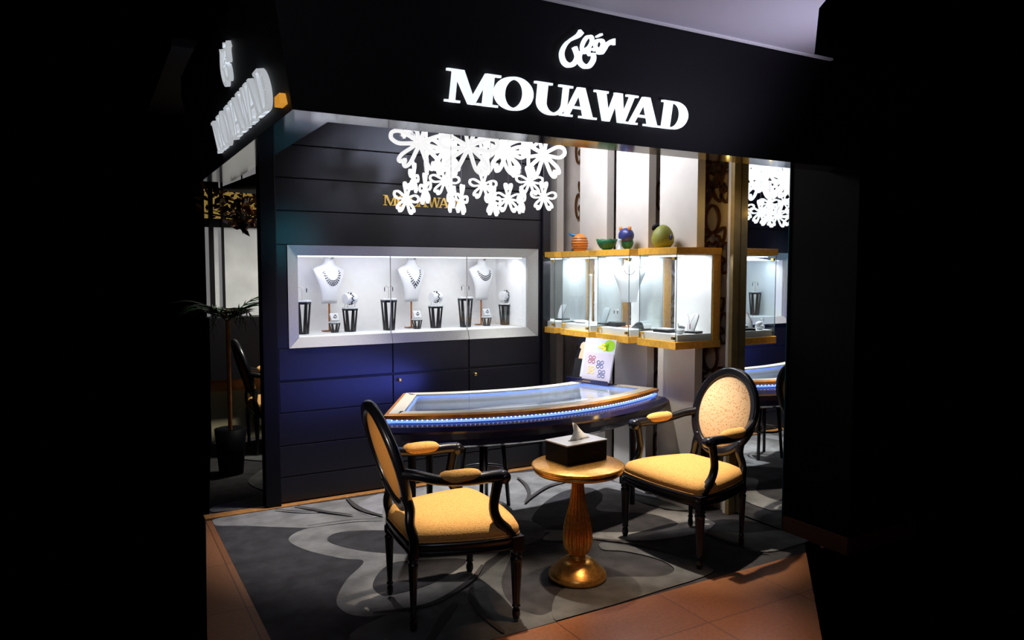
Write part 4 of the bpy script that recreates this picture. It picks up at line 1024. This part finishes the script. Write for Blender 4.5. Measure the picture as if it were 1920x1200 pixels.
# ------------------------------------------------------------------ dim room behind, at the left
bm = B(); box(bm, (.95, 7.33, 0), (2.4, 7.40, .475)); structure(link('wall_rear', bm, 'partition'), 'low cream partition in the rear room')
bm = B(); box(bm, (.95, 7.31, .475), (2.4, 7.41, .60)); structure(link('trim_7', bm, 'threshold'), 'orange wooden cap on the cream partition')
bm = B(); box(bm, (.93, 7.12, .605), (2.4, 7.40, 1.17)); box(bm, (.95, 7.38, 2.0), (2.4, 7.40, 2.08)); box(bm, (.98, 7.36, 1.17), (1.02, 7.40, 2.9)); box(bm, (1.09, 7.36, 1.17), (1.11, 7.40, 2.9)); structure(link('wall_rear_panel', bm, 'header'), 'dark panel and uprights in the rear room')
bm = B(); box(bm, (.95, 7.402, 1.17), (2.4, 7.41, 2.0)); box(bm, (1.08, 7.402, 2.35), (2.4, 7.41, 2.68)); structure(link('window_1', bm, 'window_glow'), 'pale glazing in the rear room')
bm = B(); box(bm, (.95, 7.402, 2.08), (2.4, 7.41, 2.35)); structure(link('window_2', bm, 'window_warm'), 'warm lit band above the rear glazing')
def frond(bm, base, ang, L, droop, wl, mi=0):
    P = []
    for k in range(9):
        t = k / 8; P.append(Vector(base) + Vector((math.cos(ang) * L * t, math.sin(ang) * L * t, L * (1.1 * t - droop * t * t))))
    tube(bm, P, .004, n=5, k=1)
    for k in range(1, 9):
        d_ = (P[k] - P[k - 1]).normalized(); sd = d_.cross(Vector((0, 0, 1))).normalized()
        for s in (-1, 1):
            q = P[k]; tip = q + sd * s * wl * (1.1 - k / 9) + d_ * wl * .6 + Vector((0, 0, -.03))
            v1 = bm.verts.new(q - d_ * .016); v2 = bm.verts.new(q + d_ * .016); v3 = bm.verts.new(tip + d_ * .02); bm.faces.new((v1, v2, v3))
pp = empty('potted_palm', (.93, 6.1, 0), 0, 'dark potted palm with drooping fronds in the dim rear room', 'potted plant')
bm = B()
for k in range(15): frond(bm, (0, 0, 1.2), k * 2.4, .27 + .05 * (k % 3), .55 + .2 * (k % 4), .16)
link('foliage', bm, 'leaf', pp, keep=True)
bm = B(); cyl(bm, (0, 0, .35), (0, 0, 1.22), .016, n=10); link('trunk', bm, 'pole_wood', pp)
bm = B(); lathe(bm, [(.0, 0), (.09, 0), (.12, .36), (.105, .36), (.0, .34)], 24); link('pot', bm, 'matt_black', pp, True)
hb = empty('hanging_plant', (1.13, 6.5, 2.1), 0, 'brown leafy hanging arrangement in front of the warm lit band', 'hanging plant')
bm = B()
for k in range(260):
    a = random.uniform(0, 6.28); rr = random.uniform(.02, .34); z = random.uniform(-.06, .16) - .1 * (rr < .12); q = Vector((rr * math.cos(a), rr * math.sin(a), z))
    d_ = Vector((random.uniform(-1, 1), random.uniform(-1, 1), random.uniform(-.6, 1))).normalized(); s_ = d_.cross(Vector((.3, .8, .4))).normalized(); L = random.uniform(.05, .1)
    vs = [bm.verts.new(p) for p in (q, q + d_ * L * .5 + s_ * L * .22, q + d_ * L, q + d_ * L * .5 - s_ * L * .22)]; bm.faces.new(vs)
link('leaves', bm, 'brown_leaf', hb, keep=True)
bm = B(); lathe(bm, [(.0, -.2), (.012, -.17), (.05, -.12), (.06, -.05), (.0, -.04)], 14)
for k in range(10): a = k * .63; tube(bm, [(0, 0, -.08), (.12 * math.cos(a), .12 * math.sin(a), -.06), (.36 * math.cos(a), .36 * math.sin(a), -.02)], [.008, .006, .003], n=5)
cyl(bm, (0, 0, -.05), (0, 0, .88), .006, n=6); link('branch_frame', bm, 'matt_black', hb, True)
pn = empty('pendant_lamp', (1.15, 5.6, 2.18), 0, 'black conical pendant lampshade in the rear room beside the post', 'pendant lamp')
bm = B(); lathe(bm, [(.31, 0), (.31, .01), (.025, .14), (.018, .165)], 32); link('lamp_shade', bm, 'header', pn, True)
bm = B(); cyl(bm, (0, 0, .16), (0, 0, .82), .006, n=6); link('stem', bm, 'header', pn)
bm = B(); m_ = Matrix.Rotation(R(16), 4, 'Y'); vs = box(bm, (-.13, -.06, 0), (.13, .06, .012))
for v_ in vs: v_.co = m_ @ v_.co + Vector((0, 0, .038))
at(link('tilted_tray', bm, 'lid', None), 1.17, 7.2, 1.17, .1, 'small tilted tray lying on the dark counter in the rear room', 'tray')
